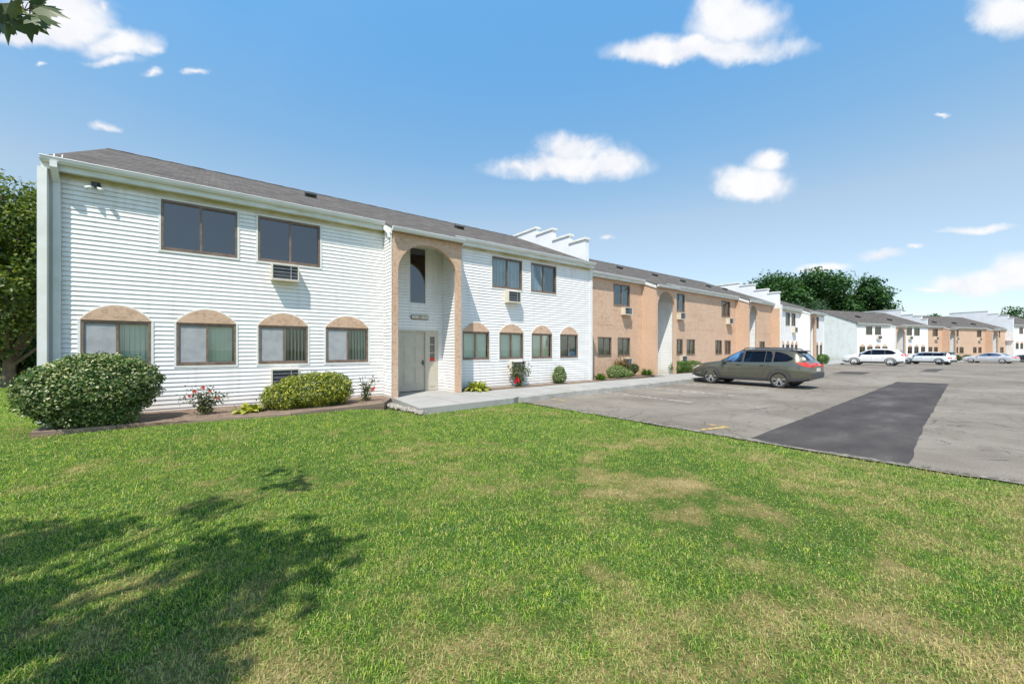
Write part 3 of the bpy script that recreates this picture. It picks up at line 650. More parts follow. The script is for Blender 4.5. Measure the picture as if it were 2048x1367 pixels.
def building(name, label, loc, rz, x0, x1, yw, dz, orange, wins2, winsg, porches, acs, y_r, arches, ends=(True, True), detail=True, cat='apartment building', group=None, vents=(), par=None, vs=1.0, flats=()):
    P = empty(name, loc, rz); tag(P, label, cat, group)
    z_e = 5.45+dz; y_e = yw-.2; zb = -.05+min(0, dz)*1.2
    zt = z_e-.14
    holes = [(a, b, 3.88+dz, 5.05+dz) for a, b, k in wins2]+[(a, b, 1.20+dz, 2.21+dz) for a, b, k in winsg]
    cuts = sorted([(p[0], p[1]) for p in porches]); segs = []; c = x0
    for a, b in cuts: segs.append((c, a)); c = b
    segs.append((c, x1))
    mb = MB()
    for a, b in segs:
        hs = [h for h in holes if h[0] < b and h[1] > a]
        if orange: flatwall(mb, a, b, zb, zt, yw, [(max(h[0], a+.0), min(h[1], b), h[2], h[3]) for h in hs], .08)
        else: siding(mb, a, b, .12+min(0, dz), zt, yw, hs)
        if (a, b) != segs[0] or not orange:
            if len(segs) > 1: mb.build('wall', M['stucco' if orange else 'siding'], P); mb = MB()
        elif len(segs) > 1: mb.build('wall', M['stucco' if orange else 'siding'], P); mb = MB()
    yb = 2*y_r-yw; zr = z_e+PITCH*(y_r-y_e)-.08
    def gable(h):
        lo = yw if h < z_e else y_e+(h-(z_e-.08))/PITCH; return (lo, 2*y_r-lo)
    if not orange:
        for x, sgn, on in ((x0, -1, ends[0]), (x1, 1, ends[1])):
            if on: siding(mb, yw, yb, zb, zr, x, plane=sgn, topz=gable); mb.build('gable_wall', M['siding'], P); mb = MB()
    if mb.f: mb.build('wall' if orange else 'gable_wall', M['stucco' if orange else 'siding'], P)
    cb = MB()
    cb.quad((x0,yb,zb),(x1,yb,zb),(x1,yb,zt),(x0,yb,zt))
    for x in (x0+.03, x1-.03): cb.poly([(x,yw+.02,zb),(x,yb,zb),(x,yb,z_e-.1),(x,y_r,zr-.03),(x,yw+.02,z_e-.1)])
    cb.build('rear_wall', M['stucco' if orange else 'siding'], P)
    fl = MB(); fl.box(x0+.05, x1-.05, yw+.62, yb-.1, 2.62+dz, 2.9+dz); fl.box(x0+.05, x1-.05, yw+3.2, yw+3.3, zb, zt); fl.build('inner_wall', noisy('plaster_wall', (.30,.29,.27), (.38,.37,.35), 2.), P)
    if orange:
        j = MB()
        for a, b in segs: j.box(a+.01, b-.01, yw-.006, yw+.001, 2.84+dz, 2.855+dz)
        j.build('wall_joint', M['stucco'], P)
    else:
        for x in (x0, x1): MB().box(x-.0 if x == x0 else x-.09, x+.09 if x == x0 else x+.0, yw-.035, yw-.0, zb+.1, zt).build('corner_board', M['trim'], P)
    for a, b, k in wins2: window(P, a, b, 3.88+dz, 5.05+dz, yw, k, not orange, '2f', detail)
    for a, b, k in winsg: window(P, a, b, 1.20+dz, 2.21+dz, yw, k, not orange, 'gf', detail)
    if arches:
        for a, b, k in winsg: arch_cap(P, a-.0, b+.0, 2.215+dz, .33, yw, M['stucco'])
    for (a, b, c, d) in acs: ac_unit(P, a, b, c+dz, d+dz, yw, .27 if c > 2 else .2)
    S = {'dz': dz}
    pr = []
    for (a, b, yf) in porches:
        porch(P, S, a, b, yf, yw, z_e, y_e, orange, zb=zb if orange else -.0+min(0, dz))
        pr.append((a-.05, b+.05, yf-.12))
        gutter(P, a-.05, b+.05, yf-.22, z_e-PITCH*(y_e-(yf-.12))-.0)
    rf = roof(P, x0-.08, x1+.02, y_e, z_e, y_r, pr)
    for v in vents: roof_vent(rf, v[0], v[1], z_e+PITCH*(v[1]-y_e), vs)
    # eave: gutter, fascia, soffit, frieze between porches
    c = x0-.08; gs = []
    for (a, b, yf) in pr: gs.append((c, a)); c = b
    gs.append((c, x1+.02))
    fa = MB()
    for a, b in gs:
        gutter(P, a, b, y_e-.10, z_e+.0)
        fa.box(a, b, y_e, y_e+.025, z_e-.235, z_e-.052)
        fa.box(a, b, y_e+.025, yw-.03, z_e-.225, z_e-.21)
    fa.build('fascia', M['fascia'], P)
    fz = MB()
    if not orange:
        for a, b in segs: fz.box(a, b, yw-.03, yw-.017, z_e-.31, z_e-.226)
        fz.build('frieze_board', noisy('stained_frieze', (.60,.57,.44), (.36,.32,.12), 1.6, .7, sx=1, lo=.35, hi=.7), P)
    if par: parapet(P, par[0], par[1], steps_from(par[2], par[3], 0, y_r), 0, 3.)
    return P, rf

YA = 12.1
A, rfA = building('apartment_building', 'nearest white clapboard apartment block with number 16 over its arched entrance', (0, YA, 0), 0, -2.71, 13.62, 0, 0, False,
    [(-1.01,.43,'dark'),(.87,2.34,'dark'),(8.19,9.61,'curtain'),(10.06,11.45,'curtain')],
    [(-2.28,-1.18,'blinds'),(-.74,.40,'blinds'),(.88,2.03,'open'),(2.49,3.67,'gap'),(6.93,8.06,'blinds2'),(8.52,9.67,'blinds2'),(10.1,11.2,'blinds2'),(11.67,12.75,'blinds2')],
    [(4.15, 6.48, -.73)], [(1.15,1.78,3.39,3.82),(8.76,9.37,3.35,3.79),(1.15,1.80,.62,1.07),(9.0,9.62,.66,1.12)], 5.75, True, vents=[(2.7,3.47),(8.6,3.2)], group='linked apartment blocks of the row', ends=(True, True))
# fin at the left corner, downspouts, plaque, floodlight
MB().box(-2.83, -2.70, -.24, .02, -.05, 5.22).build('corner_fin', M['trim'], A)
downspout(A, [(-2.60,-.27,5.36),(-2.60,-.27,5.24),(-2.60,-.045-.02,4.98),(-2.60,-.065,.2)], .10, .075)
MB().box(-2.66,-2.54,-.11,-.02,3.0,3.03).build('bracket', M['gutter'], A)
downspout(A, [(4.09,-.25,5.33),(4.09,-.27,5.22),(4.09,-.60,5.02),(4.09,-.62,4.9)], .07, .06)
downspout(A, [(6.60,-.26,5.33),(6.60,-.26,5.2),(6.53,-.70,5.0)], .07, .06)
pl = MB()
def rrect(cx, cz, a, b, r, n=6):
    o = []
    for qx, qz, t0 in ((1,1,0),(-1,1,90),(-1,-1,180),(1,-1,270)):
        for k in range(n+1):
            t = R(t0+90*k/n); o.append((cx+qx*(a-r)+r*math.cos(t), cz+qz*(b-r)+r*math.sin(t)))
    return o
yr = .5
pq = MB().prism(rrect(5.54, 2.67, .315, .075, .05), 1, yr-.045, yr-.0).build('number_plaque', noisy('black_plaque_rim', (.03,.03,.03), (.05,.05,.05), 5.), A)
face = MB().prism(rrect(5.54, 2.67, .295, .056, .04), 1, yr-.052, yr-.03).build('face', noisy('cream_plaque', (.66,.60,.48), (.60,.54,.42), 5.), pq)
def text(body, size, loc, mat, parent, ext=.004):
    cu = bpy.data.curves.new('digits', 'FONT'); cu.body = body; cu.size = size; cu.extrude = ext; cu.align_x = 'CENTER'; cu.align_y = 'CENTER'; cu.offset = .003
    o = bpy.data.objects.new('digits', cu); C.objects.link(o); o.location = loc; o.rotation_euler = (R(90), 0, 0)
    bpy.context.view_layer.update(); me = bpy.data.meshes.new_from_object(o.evaluated_get(bpy.context.evaluated_depsgraph_get()))
    C.objects.unlink(o); n = bpy.data.objects.new('digits', me); C.objects.link(n); n.location = loc; n.rotation_euler = (R(90), 0, 0); me.materials.clear(); me.materials.append(mat); n.parent = parent
    return n
text('16', .125, (5.55, yr-.056, 2.67), M['darkmetal'], pq)
M['orn'] = noisy('grey_ornament', (.25,.22,.18), (.3,.27,.22), 9.)
for sx in (-1, 1):                                      # scroll ornaments beside the digits
    pts = [(5.54+sx*(.17+.035*math.cos(t)*(1-t/9)+.02*t/5), yr-.056, 2.67+.028*math.sin(t)*(1-t/9)) for t in np.linspace(0, 5.5, 14)]
    sc_ = MB(); sc_.tube(pts, .0045, 5); sc_.build('ornament', M['orn'], pq)
fl = MB(); fl.box(-2.12, -1.98, -.05, -.0, 5.06, 5.16); fl.box(-2.08, -2.02, -.12, -.05, 5.03, 5.12); fo = fl.build('floodlight', M['darkmetal'], A)
for sx in (-1, 1):
    m_ = MB(); c0 = Vector((-2.05+sx*.03, -.12, 5.03)); c1 = c0+Vector((sx*.09, -.06, -.07)); m_.tube([c0, c0.lerp(c1, .4), c1], [.015, .028, .042], 12); m_.build('lamp_head', M['trim'], fo, smooth=True)
# bent flashing on the roof corner
MB().prism([(-.08,5.50),(-.02,5.59),(.02,5.58),(.06,5.54)], 0, -2.66, -2.64).build('loose_flashing', M['gutter'], rfA)
MB().prism([(.22,5.63),(.25,5.70),(.28,5.70),(.36,5.68)], 0, -2.6, -2.585).build('loose_flashing', M['gutter'], rfA)

O, rfO = building('apartment_building', 'long orange stucco apartment block with two arched entrances behind the olive wagon', (0, YA, 0), 0, 13.78, 37.62, 1.23, 0, True,
    [(16.77,18.16,'halfcurtain'),(22.45,23.8,'halfcurtain'),(28.73,30.04,'halfcurtain')],
    [(15.51,16.59,'blinds2'),(17.11,18.17,'blinds2'),(22.50,23.56,'blinds2'),(24.04,25.06,'blinds2'),(27.82,28.77,'halfcurtain'),(29.19,30.12,'blinds2'),(35.19,36.2,'dark')],
    [(19.28,21.35,.34),(30.95,32.75,.34)], [(17.4,18.05,3.42,3.82),(22.9,23.5,3.42,3.84),(29.4,30.05,3.38,3.80),(17.42,18.12,.69,1.09),(23.22,23.85,.74,1.16)], 6.9, False,
    vents=[(21.5,4.5),(25.1,4.2),(28.3,3.9),(31.8,3.7),(35.3,4.0)], par=(13.62, 13.86, [.34,1.38,2.55,3.82], [6.70,7.10,7.67,8.04]), group='linked apartment blocks of the row')
MB().box(13.56,13.70,-.03,.05,.1,5.22).build('corner_board', M['trim'], O)
A3, rf3 = building('apartment_building', 'white clapboard apartment block at the end of the near row, beside a clipped hedge', (0, YA, 0), 0, 38.0, 50.2, .9, -.25, False,
    [(39.67,40.74,'halfcurtain'),(41.05,42.08,'halfcurtain'),(47.5,48.54,'halfcurtain')],
    [(38.55,39.42,'blinds2'),(39.75,40.6,'blinds2'),(40.9,41.6,'blinds2'),(41.9,42.6,'blinds2'),(47.5,48.39,'blinds2'),(48.85,49.6,'blinds2')],
    [(43.2,44.95,.1)], [(41.2,41.9,3.3,3.75)], 6.6, True, vents=[(40.5,3.6),(44.5,3.8)],
    par=(37.66, 37.98, [.70,1.54,2.6,3.8], [6.35,6.71,7.26,7.55]), group='linked apartment blocks of the row')
MB().box(37.64,37.99,.55,1.0,-.1,5.3).build('corner_board', M['trim'], A3)
MB().box(37.60,37.66,.62,1.3,-.1,5.0).build('stucco_return', M['stucco'], A3)
# far row
bl = (B_O.x, B_O.y, 0)
B1, rf4 = building('apartment_building', 'far white apartment block with a clapboard gable end, behind the white parked suv', bl, B_A, 0, 16.85, 0, -.33, False,
    [(2.0,3.4,'dark'),(4.0,5.4,'dark'),(11.4,12.8,'dark'),(13.3,14.75,'dark')],
    [(.6,1.85,'dark'),(2.28,3.5,'dark'),(4.0,5.25,'dark'),(5.65,6.9,'dark'),(11.73,12.84,'dark'),(13.35,14.48,'dark'),(15.05,16.16,'dark')],
    [(7.3,9.6,-.8)], [(4.3,5.2,3.3,3.75),(11.8,12.6,3.3,3.75)], 5.2, True, vents=[(4.6,2.4),(10.6,1.6)], group='linked apartment blocks of the far row', detail=True, vs=1.6)
B2, rf5 = building('apartment_building', 'far orange stucco apartment block with two arched entrances behind the silver sedan', bl, B_A, 17.1, 42.2, .8, -.33, True,
    [(20,21.44,'dark'),(26.2,27.35,'dark'),(32.9,34.3,'halfcurtain'),(39.2,40.4,'dark')],
    [(18.9,19.9,'dark'),(20.4,21.44,'dark'),(26.2,27.2,'dark'),(27.65,28.84,'dark'),(31.72,32.8,'dark'),(33.35,34.37,'dark'),(40.4,41.6,'dark')],
    [(22.62,24.6,-.05),(35.49,37.59,-.05)], [(20.5,21.2,3.3,3.75),(26.3,27.0,3.3,3.75),(33.2,33.9,3.3,3.75),(26.4,27.1,.6,1.0)], 6.0, False, vents=[(18.6,3.0),(24.2,2.4),(29.8,2.3),(35.2,2.1)],
    par=(16.87, 17.1, [.1,.72,1.73,3.14], [6.17,6.72,7.0,7.9]), group='linked apartment blocks of the far row', vs=1.6)
B3, rf6 = building('apartment_building', 'far white apartment block at the right edge of the photo, past the silver sedan', bl, B_A, 42.5, 58, 0, .35, False,
    [(44.54,45.9,'dark'),(48,49.4,'dark')], [(43.3,44.36,'dark'),(44.9,45.95,'dark'),(48,49.2,'dark')], [(50.5,52.6,-.8)], [], 5.4, True,
    par=(42.22, 42.48, [-.1,.45,1.6,2.88], [6.95,7.5,7.88,8.45]), group='linked apartment blocks of the far row')

# ------------------------------------------------------------------ foliage
def leaf_shapes(pos, nrm, size, aspect, rnd, fold=.25, droop=None):
    """pos (n,3), nrm (n,3): pointed leaves, 4 triangles each (folded along the midrib)"""
    n = len(pos); up = rng.normal(size=(n, 3)); 
    if droop is not None: up = up*.6+np.array([0, 0, droop])
    nrm = nrm/np.linalg.norm(nrm, axis=1, keepdims=True)
    a = up-nrm*(up*nrm).sum(1, keepdims=True); a /= np.linalg.norm(a, axis=1, keepdims=True)+1e-9
    b = np.cross(nrm, a); sz = size[:, None]; w_ = sz*aspect
    base_ = pos-a*sz*.5; tip = pos+a*sz*.5-nrm*sz*.12; m1 = pos+b*w_*.5+nrm*sz*fold*.3-a*sz*.06; m2 = pos-b*w_*.5+nrm*sz*fold*.3-a*sz*.06
    V = np.stack([base_, m1, tip, m2], 1).reshape(-1, 3)
    i = np.arange(n)*4
    F = np.stack([np.stack([i, i+1, i+2], 1), np.stack([i, i+2, i+3], 1)], 1).reshape(-1, 3)
    return V, F, np.repeat(rnd, 4)
def np_mesh(name, V, F, a, mat, parent=None):
    me = bpy.data.meshes.new(name); me.vertices.add(len(V)); me.vertices.foreach_set('co', V.astype(np.float32).ravel())
    k = F.shape[1]; me.loops.add(F.size); me.loops.foreach_set('vertex_index', F.astype(np.int32).ravel())
    me.polygons.add(len(F)); me.polygons.foreach_set('loop_start', np.arange(0, F.size, k, dtype=np.int32))
    at = me.attributes.new('rnd', 'FLOAT', 'POINT'); at.data.foreach_set('value', a.astype(np.float32))
    me.update(calc_edges=True); me.validate(); me.materials.append(mat)
    o = bpy.data.objects.new(name, me); C.objects.link(o)
    if parent: o.parent = parent
    return o
def blob_leaves(blobs, n, size, aspect=.5, depth=.35, jit=.5, zmin=None, upbias=.3, rough=.12, keep=None):
    """leaves through the outer shell of a set of ellipsoids (cx,cy,cz,rx,ry,rz); interior points of other blobs dropped"""
    vol = np.array([b[3]*b[4]+b[4]*b[5]+b[3]*b[5] for b in blobs]); cnt = (vol/vol.sum()*n*1.5).astype(int)+1
    Ps, Ns = [], []
    for b, c in zip(blobs, cnt):
        d = rng.normal(size=(c, 3)); d /= np.linalg.norm(d, axis=1, keepdims=True)
        rr = 1-depth*rng.random(c)**1.6+rng.normal(size=c)*.03
        nzv = np.array([mnoise.noise(Vector(q)*3.1+Vector((b[0], b[1], b[2]))) for q in d[:]]) if c < 60000 else 0
        rr = rr*(1+rough*nzv)
        p = d*rr[:, None]*np.array(b[3:6])+np.array(b[:3]); nn = d/np.array(b[3:6]); nn /= np.linalg.norm(nn, axis=1, keepdims=True)
        ok = np.ones(c, bool)
        for o in blobs:
            if o is b: continue
            q = (p-np.array(o[:3]))/np.array(o[3:6]); ok &= (q*q).sum(1) > (1-depth)**2*.8
        Ps.append(p[ok]); Ns.append(nn[ok])
    p = np.concatenate(Ps); nn = np.concatenate(Ns)
    if zmin is not None: k = p[:, 2] > zmin; p, nn = p[k], nn[k]
    if keep is not None: k = keep(p); p, nn = p[k], nn[k]
    nn = nn+rng.normal(size=p.shape)*jit+np.array([0, 0, upbias])
    sz = size*(.6+.8*rng.random(len(p)))
    return leaf_shapes(p, nn, sz, aspect, rng.random(len(p))**1.1)
def shrub(name, label, cat, loc, blobs, n, size, mat, aspect=.5, stems=5, group=None, **kw):
    P = empty(name, loc); tag(P, label, cat, group)
    kw.setdefault('zmin', .02)
    V, F, a = blob_leaves(blobs, n, size, aspect, **kw); np_mesh('foliage', V, F, a, M[mat], P)
    mb = MB(); b0 = blobs[0]
    for k in range(stems):
        q = blobs[k % len(blobs)]; t = random.uniform(0, 6.3)
        mb.tube([(q[0]*.6+.05*math.cos(t), q[1]*.6+.05*math.sin(t), -.03), (q[0]*.8+q[3]*.3*math.cos(t), q[1]+q[4]*.3*math.sin(t), q[2]*.6), (q[0]+q[3]*.55*math.cos(t), q[1]+q[4]*.55*math.sin(t), q[2]+q[5]*.4)], [.022, .016, .006], 6)
    mb.build('stem', M['bark'], P)
    return P
BEDZ = .17
shrub('variegated_shrub', 'big rounded green and cream shrub in front of the leftmost ground floor window', 'shrub', (-1.88, 10.75, .05),
      [(0,0,.80,.90,.72,.60),(-.34,-.1,.74,.62,.58,.52),(.40,.1,.84,.58,.58,.54),(0,.05,1.04,.66,.56,.42),(-.06,-.1,.42,.60,.48,.42),(.2,-.15,.3,.5,.4,.3)], 30000, .056, 'leaf_euonymus', .55, 8, depth=.28, jit=.75, rough=.22)
shrub('golden_shrub', 'low mounded golden green shrub under the fourth window', 'shrub', (1.78, 10.95, .12),
      [(.15,0,.42,.82,.62,.46),(-.42,-.1,.32,.55,.48,.36),(.58,.05,.44,.56,.55,.43)], 14000, .05, 'leaf_gold', .55, 5, depth=.3, jit=.7, rough=.2)
shrub('rounded_box_shrub', 'small upright pale green shrub against the wall beside the sidewalk', 'shrub', (11.35, 11.78, .15),
      [(0,0,.30,.32,.26,.30),(0,0,.52,.24,.2,.22)], 3200, .045, 'leaf_box', .6, 3, depth=.35, jit=.8)
shrub('clipped_hedge', 'clipped bright green hedge in front of the olive wagon', 'hedge', (22.6, 12.65, .15),
      [(-.9,0,.36,.6,.38,.38),(-.2,0,.38,.7,.4,.38),(.6,0,.37,.7,.4,.38),(1.3,0,.36,.6,.38,.36)], 7000, .05, 'leaf_hedge', .5, 4, depth=.35)
shrub('clipped_hedge', 'dark square clipped hedge by the corner of the far white block', 'hedge', (47.0, 12.3, -.05),
      [(0,0,.5,.85,.5,.45),(.4,0,.75,.7,.45,.38),(-.4,0,.75,.7,.45,.38)], 4500, .07, 'leaf_hedge', .5, 3, depth=.3)
shrub('pale_shrub', 'pale variegated mound beside the orange wall and the brown grass clump', 'shrub', (15.9, 12.45, .17),
      [(0,0,.28,.62,.42,.34),(.5,-.1,.18,.55,.34,.22),(-.35,-.15,.2,.4,.3,.24)], 4200, .06, 'leaf_box', .5, 4, depth=.4, jit=.8)
shrub('green_shrub', 'dark leafy shrub under the air conditioner on the orange wall', 'shrub', (17.35, 12.75, .17),
      [(0,0,.32,.5,.34,.32),(.3,0,.4,.34,.3,.25)], 3000, .06, 'leaf_rose', .5, 4, depth=.4, jit=.9)
for (s, w_, lab) in ((7.4,-.9,'low dark shrub in front of the far white block, left of its arch'),(11.2,-.4,'low dark shrub between the white suv and the small hatchback'),(28.5,.2,'dark low hedge by the far orange wall, left of the silver sedan'),(23.0,-.6,'dark rounded shrub beside the arch behind the white hatchback')):
    q = Bw(s, w_); shrub('dark_shrub', lab, 'shrub', (q[0], q[1], -.33), [(0,0,.45,.9 if s != 28.5 else 2.2,.6,.5)], 1800, .13, 'leaf_far', .5, 3, depth=.4)
def strap_plant(name, label, cat, loc, n, length, width, mat, spread=.9, lift=1.0, flower=None, seed=1):
    """clump of arching strap leaves from the base"""
    P = empty(name, loc); tag(P, label, cat); mb = MB(); r = random.Random(seed)
    for k in range(n):
        t = r.uniform(0, 6.283); ln = length*r.uniform(.6, 1.15); sp = spread*r.uniform(.2, 1.0); b0 = Vector((.06*math.cos(t), .06*math.sin(t), 0))*r.random()*4
        d = Vector((math.cos(t), math.sin(t), 0)); sd = Vector((-d.y, d.x, 0)); prev = None; rn = r.random()
        for j in range(6):
            u = j/5; p = b0+d*(ln*sp*u)+Vector((0, 0, lift*ln*(u*(1.25-sp*.5)-u*u*(.35+.55*sp)))); p.z = max(p.z, .01)
            wd = width*(math.sin(math.pi*min(1, .12+u*.88))**.7)*.5
            cur = (tuple(p-sd*wd), tuple(p+sd*wd))
            if prev: mb.quad(prev[0], prev[1], cur[1], cur[0]); mb.a += [rn]*4
            prev = cur
    mb.build('leaves', M[mat], P)
    return P
strap_plant('hosta', 'yellow green hosta clump in the bed at the right foot of the arch', 'plant', (7.25, 11.62, .15), 300, .50, .075, 'leaf_hosta', .95, .95, seed=3)
strap_plant('hosta', 'pale green hosta between the rose and the golden shrub', 'plant', (.62, 10.75, .16), 80, .36, .11, 'leaf_hosta', .9, .8, seed=5)
strap_plant('grass_clump', 'brown dried ornamental grass standing against the orange wall', 'plant', (16.9, 12.95, .17), 260, 1.0, .035, 'leaf_brown', .42, 1.25, seed=6)
strap_plant('daylily_clump', 'green tuft of strap leaves at the foot of the orange wall by the arch', 'plant', (18.65, 12.6, .16), 260, .52, .03, 'leaf_hedge', .8, 1.1, seed=8)
strap_plant('daylily_clump', 'low green tuft beside the white corner board at the sidewalk edge', 'plant', (14.15, 12.0, .16), 200, .42, .03, 'leaf_hedge', .8, 1.1, seed=9)
def rose(label, loc, h, wd, nleaf, flowers, mat='leaf_rose', size=.055, seed=1):
    P = empty('rose_bush', loc); tag(P, label, 'rose bush', 'rose bushes in the beds'); r = random.Random(seed); mb = MB(); pts = []
    for k in range(12):
        t = r.uniform(0, 6.283); rad = wd*r.uniform(.15, 1); hh = h*r.uniform(.55, 1)
        c = [(0, 0, 0), (math.cos(t)*rad*.4, math.sin(t)*rad*.3, hh*.55), (math.cos(t)*rad, math.sin(t)*rad*.5, hh)]
        mb.tube(c, [.008, .006, .003], 5); pts.append(c)
    mb.build('stem', M['bark'], P)
    pp = []
    for k in range(nleaf):
        c = r.choice(pts); u = r.random()**.8*1.9; a, b = (Vector(c[0]), Vector(c[1])) if u < 1 else (Vector(c[1]), Vector(c[2]))
        q = a.lerp(b, u % 1); pp.append(tuple(q+Vector((r.gauss(0, .07), r.gauss(0, .05), r.gauss(0, .05)))))
    pp = np.array(pp); pp[:, 2] = np.maximum(pp[:, 2], .04)
    V, F, a = leaf_shapes(pp, rng.normal(size=pp.shape)+np.array([0, -.4, .8]), size*(.6+.8*rng.random(len(pp))), .6, rng.random(len(pp)))
    np_mesh('foliage', V, F, a, M[mat], P)
    for (fx, fy, fz, fs, fm) in flowers:
        f = MB()
        for ring, (n, rad, tilt) in enumerate(((7, 1., .35), (6, .75, .7), (5, .45, 1.1), (3, .2, 1.4))):
            for k in range(n):
                t = 2*math.pi*k/n+ring*.5; d = Vector((math.cos(t), -.15, math.sin(t))); s_ = Vector((-math.sin(t), 0, math.cos(t)))
                c = Vector((fx, fy, fz)); o = Vector((0, -1, 0))
                a0 = c+d*fs*rad*.15; b0 = c+d*fs*rad*math.cos(tilt*.6)+o*fs*math.sin(tilt)*.6
                f.quad(tuple(a0-s_*fs*.12), tuple(a0+s_*fs*.12), tuple(b0+s_*fs*rad*.42), tuple(b0-s_*fs*rad*.42))
        f.build('rose_bloom', M[fm], P)
    return P
rose('rose bush with one large red bloom low beside the sidewalk', (9.15, 11.72, .15), 1.15, .62, 900, [(-.35,-.35,.33,.085,'petal_red'),(-.42,-.33,.24,.06,'petal_red'),(-.28,-.34,.25,.055,'petal_red')], seed=2, size=.07)
rose('small rose bush with coral blooms beside the wall left of the arch', (3.25, 10.95, .17), .72, .34, 420, [(.17,-.12,.33,.045,'petal_coral'),(.22,-.05,.36,.035,'petal_coral'),(.15,-.1,.55,.02,'petal_coral')], seed=4)
rose('rose bush with scattered small red blooms in the timber edged bed, beside the big shrub', (-.20, 10.85, .17), .62, .5, 700, [(-.16,-.1,.52,.035,'petal_coral'),(-.02,-.1,.60,.035,'petal_coral'),(-.25,-.05,.42,.03,'petal_coral'),(.22,-.1,.35,.025,'petal_coral'),(.1,0,.5,.025,'petal_coral')], seed=7)
# bed edging timbers and broken rubble beside the walk
tl = [(-2.52,10.34),(-.95,10.30),(1.35,9.98),(3.55,10.36)]
for k, (a, b) in enumerate(zip(tl, tl[1:])):
    a = Vector(a); b = Vector(b); d = (b-a); n = Vector((-d.y, d.x)).normalized()*.05; e = d.normalized()*.008
    mb = MB(); mb.prism([tuple(a+e-n), tuple(b-e-n), tuple(b-e+n), tuple(a+e+n)], 2, -.02, .178-.012*(k % 2))
    o = mb.build('bed_timber', M['timber'], None, bevel=.008)
    tag(o, ['grey brown edging timber under the big shrub at the left end','reddish edging timber in front of the small rose and hosta','edging timber below the golden shrub, nearest the arch'][k], 'timber', 'timbers edging the flower bed')
mb = MB(); r = random.Random(4)
for k in range(520):
    t = r.random(); x = 3.62+.35*t+r.gauss(0, .05)+(0.25*(1-t)*r.random()); y = 11.35-2.45*t+r.gauss(0, .06); s_ = r.uniform(.008, .03)
    i = len(mb.v)
    for dx, dy, dz in ((-1,-1,0),(1,-1,0),(1,1,0),(-1,1,0),(-.6,-.5,1),(.7,-.6,1),(.5,.7,1),(-.7,.6,1)): mb.v.append((x+dx*s_*r.uniform(.5,1.2), y+dy*s_*r.uniform(.5,1.2), .02+.06*r.random()+dz*s_*1.2))
    mb.f += [tuple(i+k_ for k_ in q) for q in ((0,3,2,1),(4,5,6,7),(0,1,5,4),(1,2,6,5),(2,3,7,6),(3,0,4,7))]
tag(mb.build('rubble', M['gravel']), 'loose stone rubble along the edge of the concrete walk', 'rubble', kind='stuff')

# trees
def limb(mb, p0, p1, r0, r1, seg=8, bend=.1, n=5):
    p0, p1 = Vector(p0), Vector(p1); L_ = (p1-p0).length
    o = [Vector((random.gauss(0, 1), random.gauss(0, 1), random.gauss(0, .5)))*bend*L_*.3 for _ in range(2)]
    pts = []
    for k in range(n+1):
        t = k/n; pts.append(p0.lerp(p1, t)+o[0]*math.sin(math.pi*t)+o[1]*math.sin(2*math.pi*t)*.4)
    mb.tube(pts, [r0+(r1-r0)*k/n for k in range(n+1)], seg)
    return pts
def tree(name, label, loc, h, cr, nblob, nleaf, lsize, mat, trunk_h, group=None, seed=1, flat=.75, keep=None, brad=.36, upb=.5, rough=.35, aspect=.6, jit=.9, depth=.75, center=None, tr=.3):
    random.seed(seed); P = empty(name, loc); tag(P, label, 'tree', group)
    mb = MB(); limb(mb, (0, 0, -.2), (0, 0, trunk_h), tr, tr*.75, 10, .03)
    cx, cy, cz = center or (0, 0, trunk_h+(h-trunk_h)*.5); rz = (h-trunk_h)*.5
    blobs = []
    for k in range(nblob):
        t = k/nblob; ph = k*2.39996; zz = 1-2*(k+.5)/nblob; rr = math.sqrt(1-zz*zz)
        q = random.uniform(.55, .82) if k % 4 else random.uniform(.1, .4)
        b = (cx+cr*rr*math.cos(ph)*q, cy+cr*rr*math.sin(ph)*q, cz+rz*zz*q*1.05)
        s_ = cr*brad*random.uniform(.75, 1.25); blobs.append((*b, s_, s_, s_*flat))
        limb(mb, (0, 0, trunk_h*random.uniform(.7, 1)), b, tr*.35, .03, 6, .15)
    mb.build('trunk', M['bark'], P)
    V, F, a = blob_leaves_loose(blobs, nleaf, lsize, aspect, depth, jit, upb, rough, keep, loc)
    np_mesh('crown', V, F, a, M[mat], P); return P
def blob_leaves_loose(blobs, n, size, aspect, depth, jit, upb, rough, keep, loc):
    B = np.array(blobs); vol = B[:, 3]**2; c = rng.choice(len(B), size=n, p=vol/vol.sum())
    d = rng.normal(size=(n, 3)); d /= np.linalg.norm(d, axis=1, keepdims=True)
    rr = 1-depth*rng.random(n)**1.4
    off = rng.uniform(0, 50, size=(len(B), 3))
    q = d*2.2+off[c]; s = np.sin(q[:, 0]*1.7+np.sin(q[:, 1]*2.1))*np.sin(q[:, 1]*1.9+np.sin(q[:, 2]*1.3))*np.sin(q[:, 2]*2.3+1)
    rr = rr*(1+rough*s)+rng.normal(size=n)*.05
    p = B[c, :3]+d*rr[:, None]*B[c, 3:6]
    # leafy sprays: thin out between clumps so that gaps show
    g = np.sin(p[:, 0]*5.1/size*.06+2*np.sin(p[:, 2]*4/size*.05))*np.sin(p[:, 1]*4.7/size*.06+2*np.sin(p[:, 0]*3/size*.05))*np.sin(p[:, 2]*5.5/size*.06)
    k = g > -.22+.0*rr; k |= rng.random(n) < .15
    if keep is not None: k &= keep(p+np.array(loc))
    p = p[k]; d = d[k]; m = len(p)
    nn = d*.6+rng.normal(size=p.shape)*jit*.6+np.array([0, 0, upb])
    return leaf_shapes(p, nn, size*(.6+.8*rng.random(m)), aspect, np.clip(rng.random(m)*.8+.2*(d[:, 2] > .2), 0, 1))
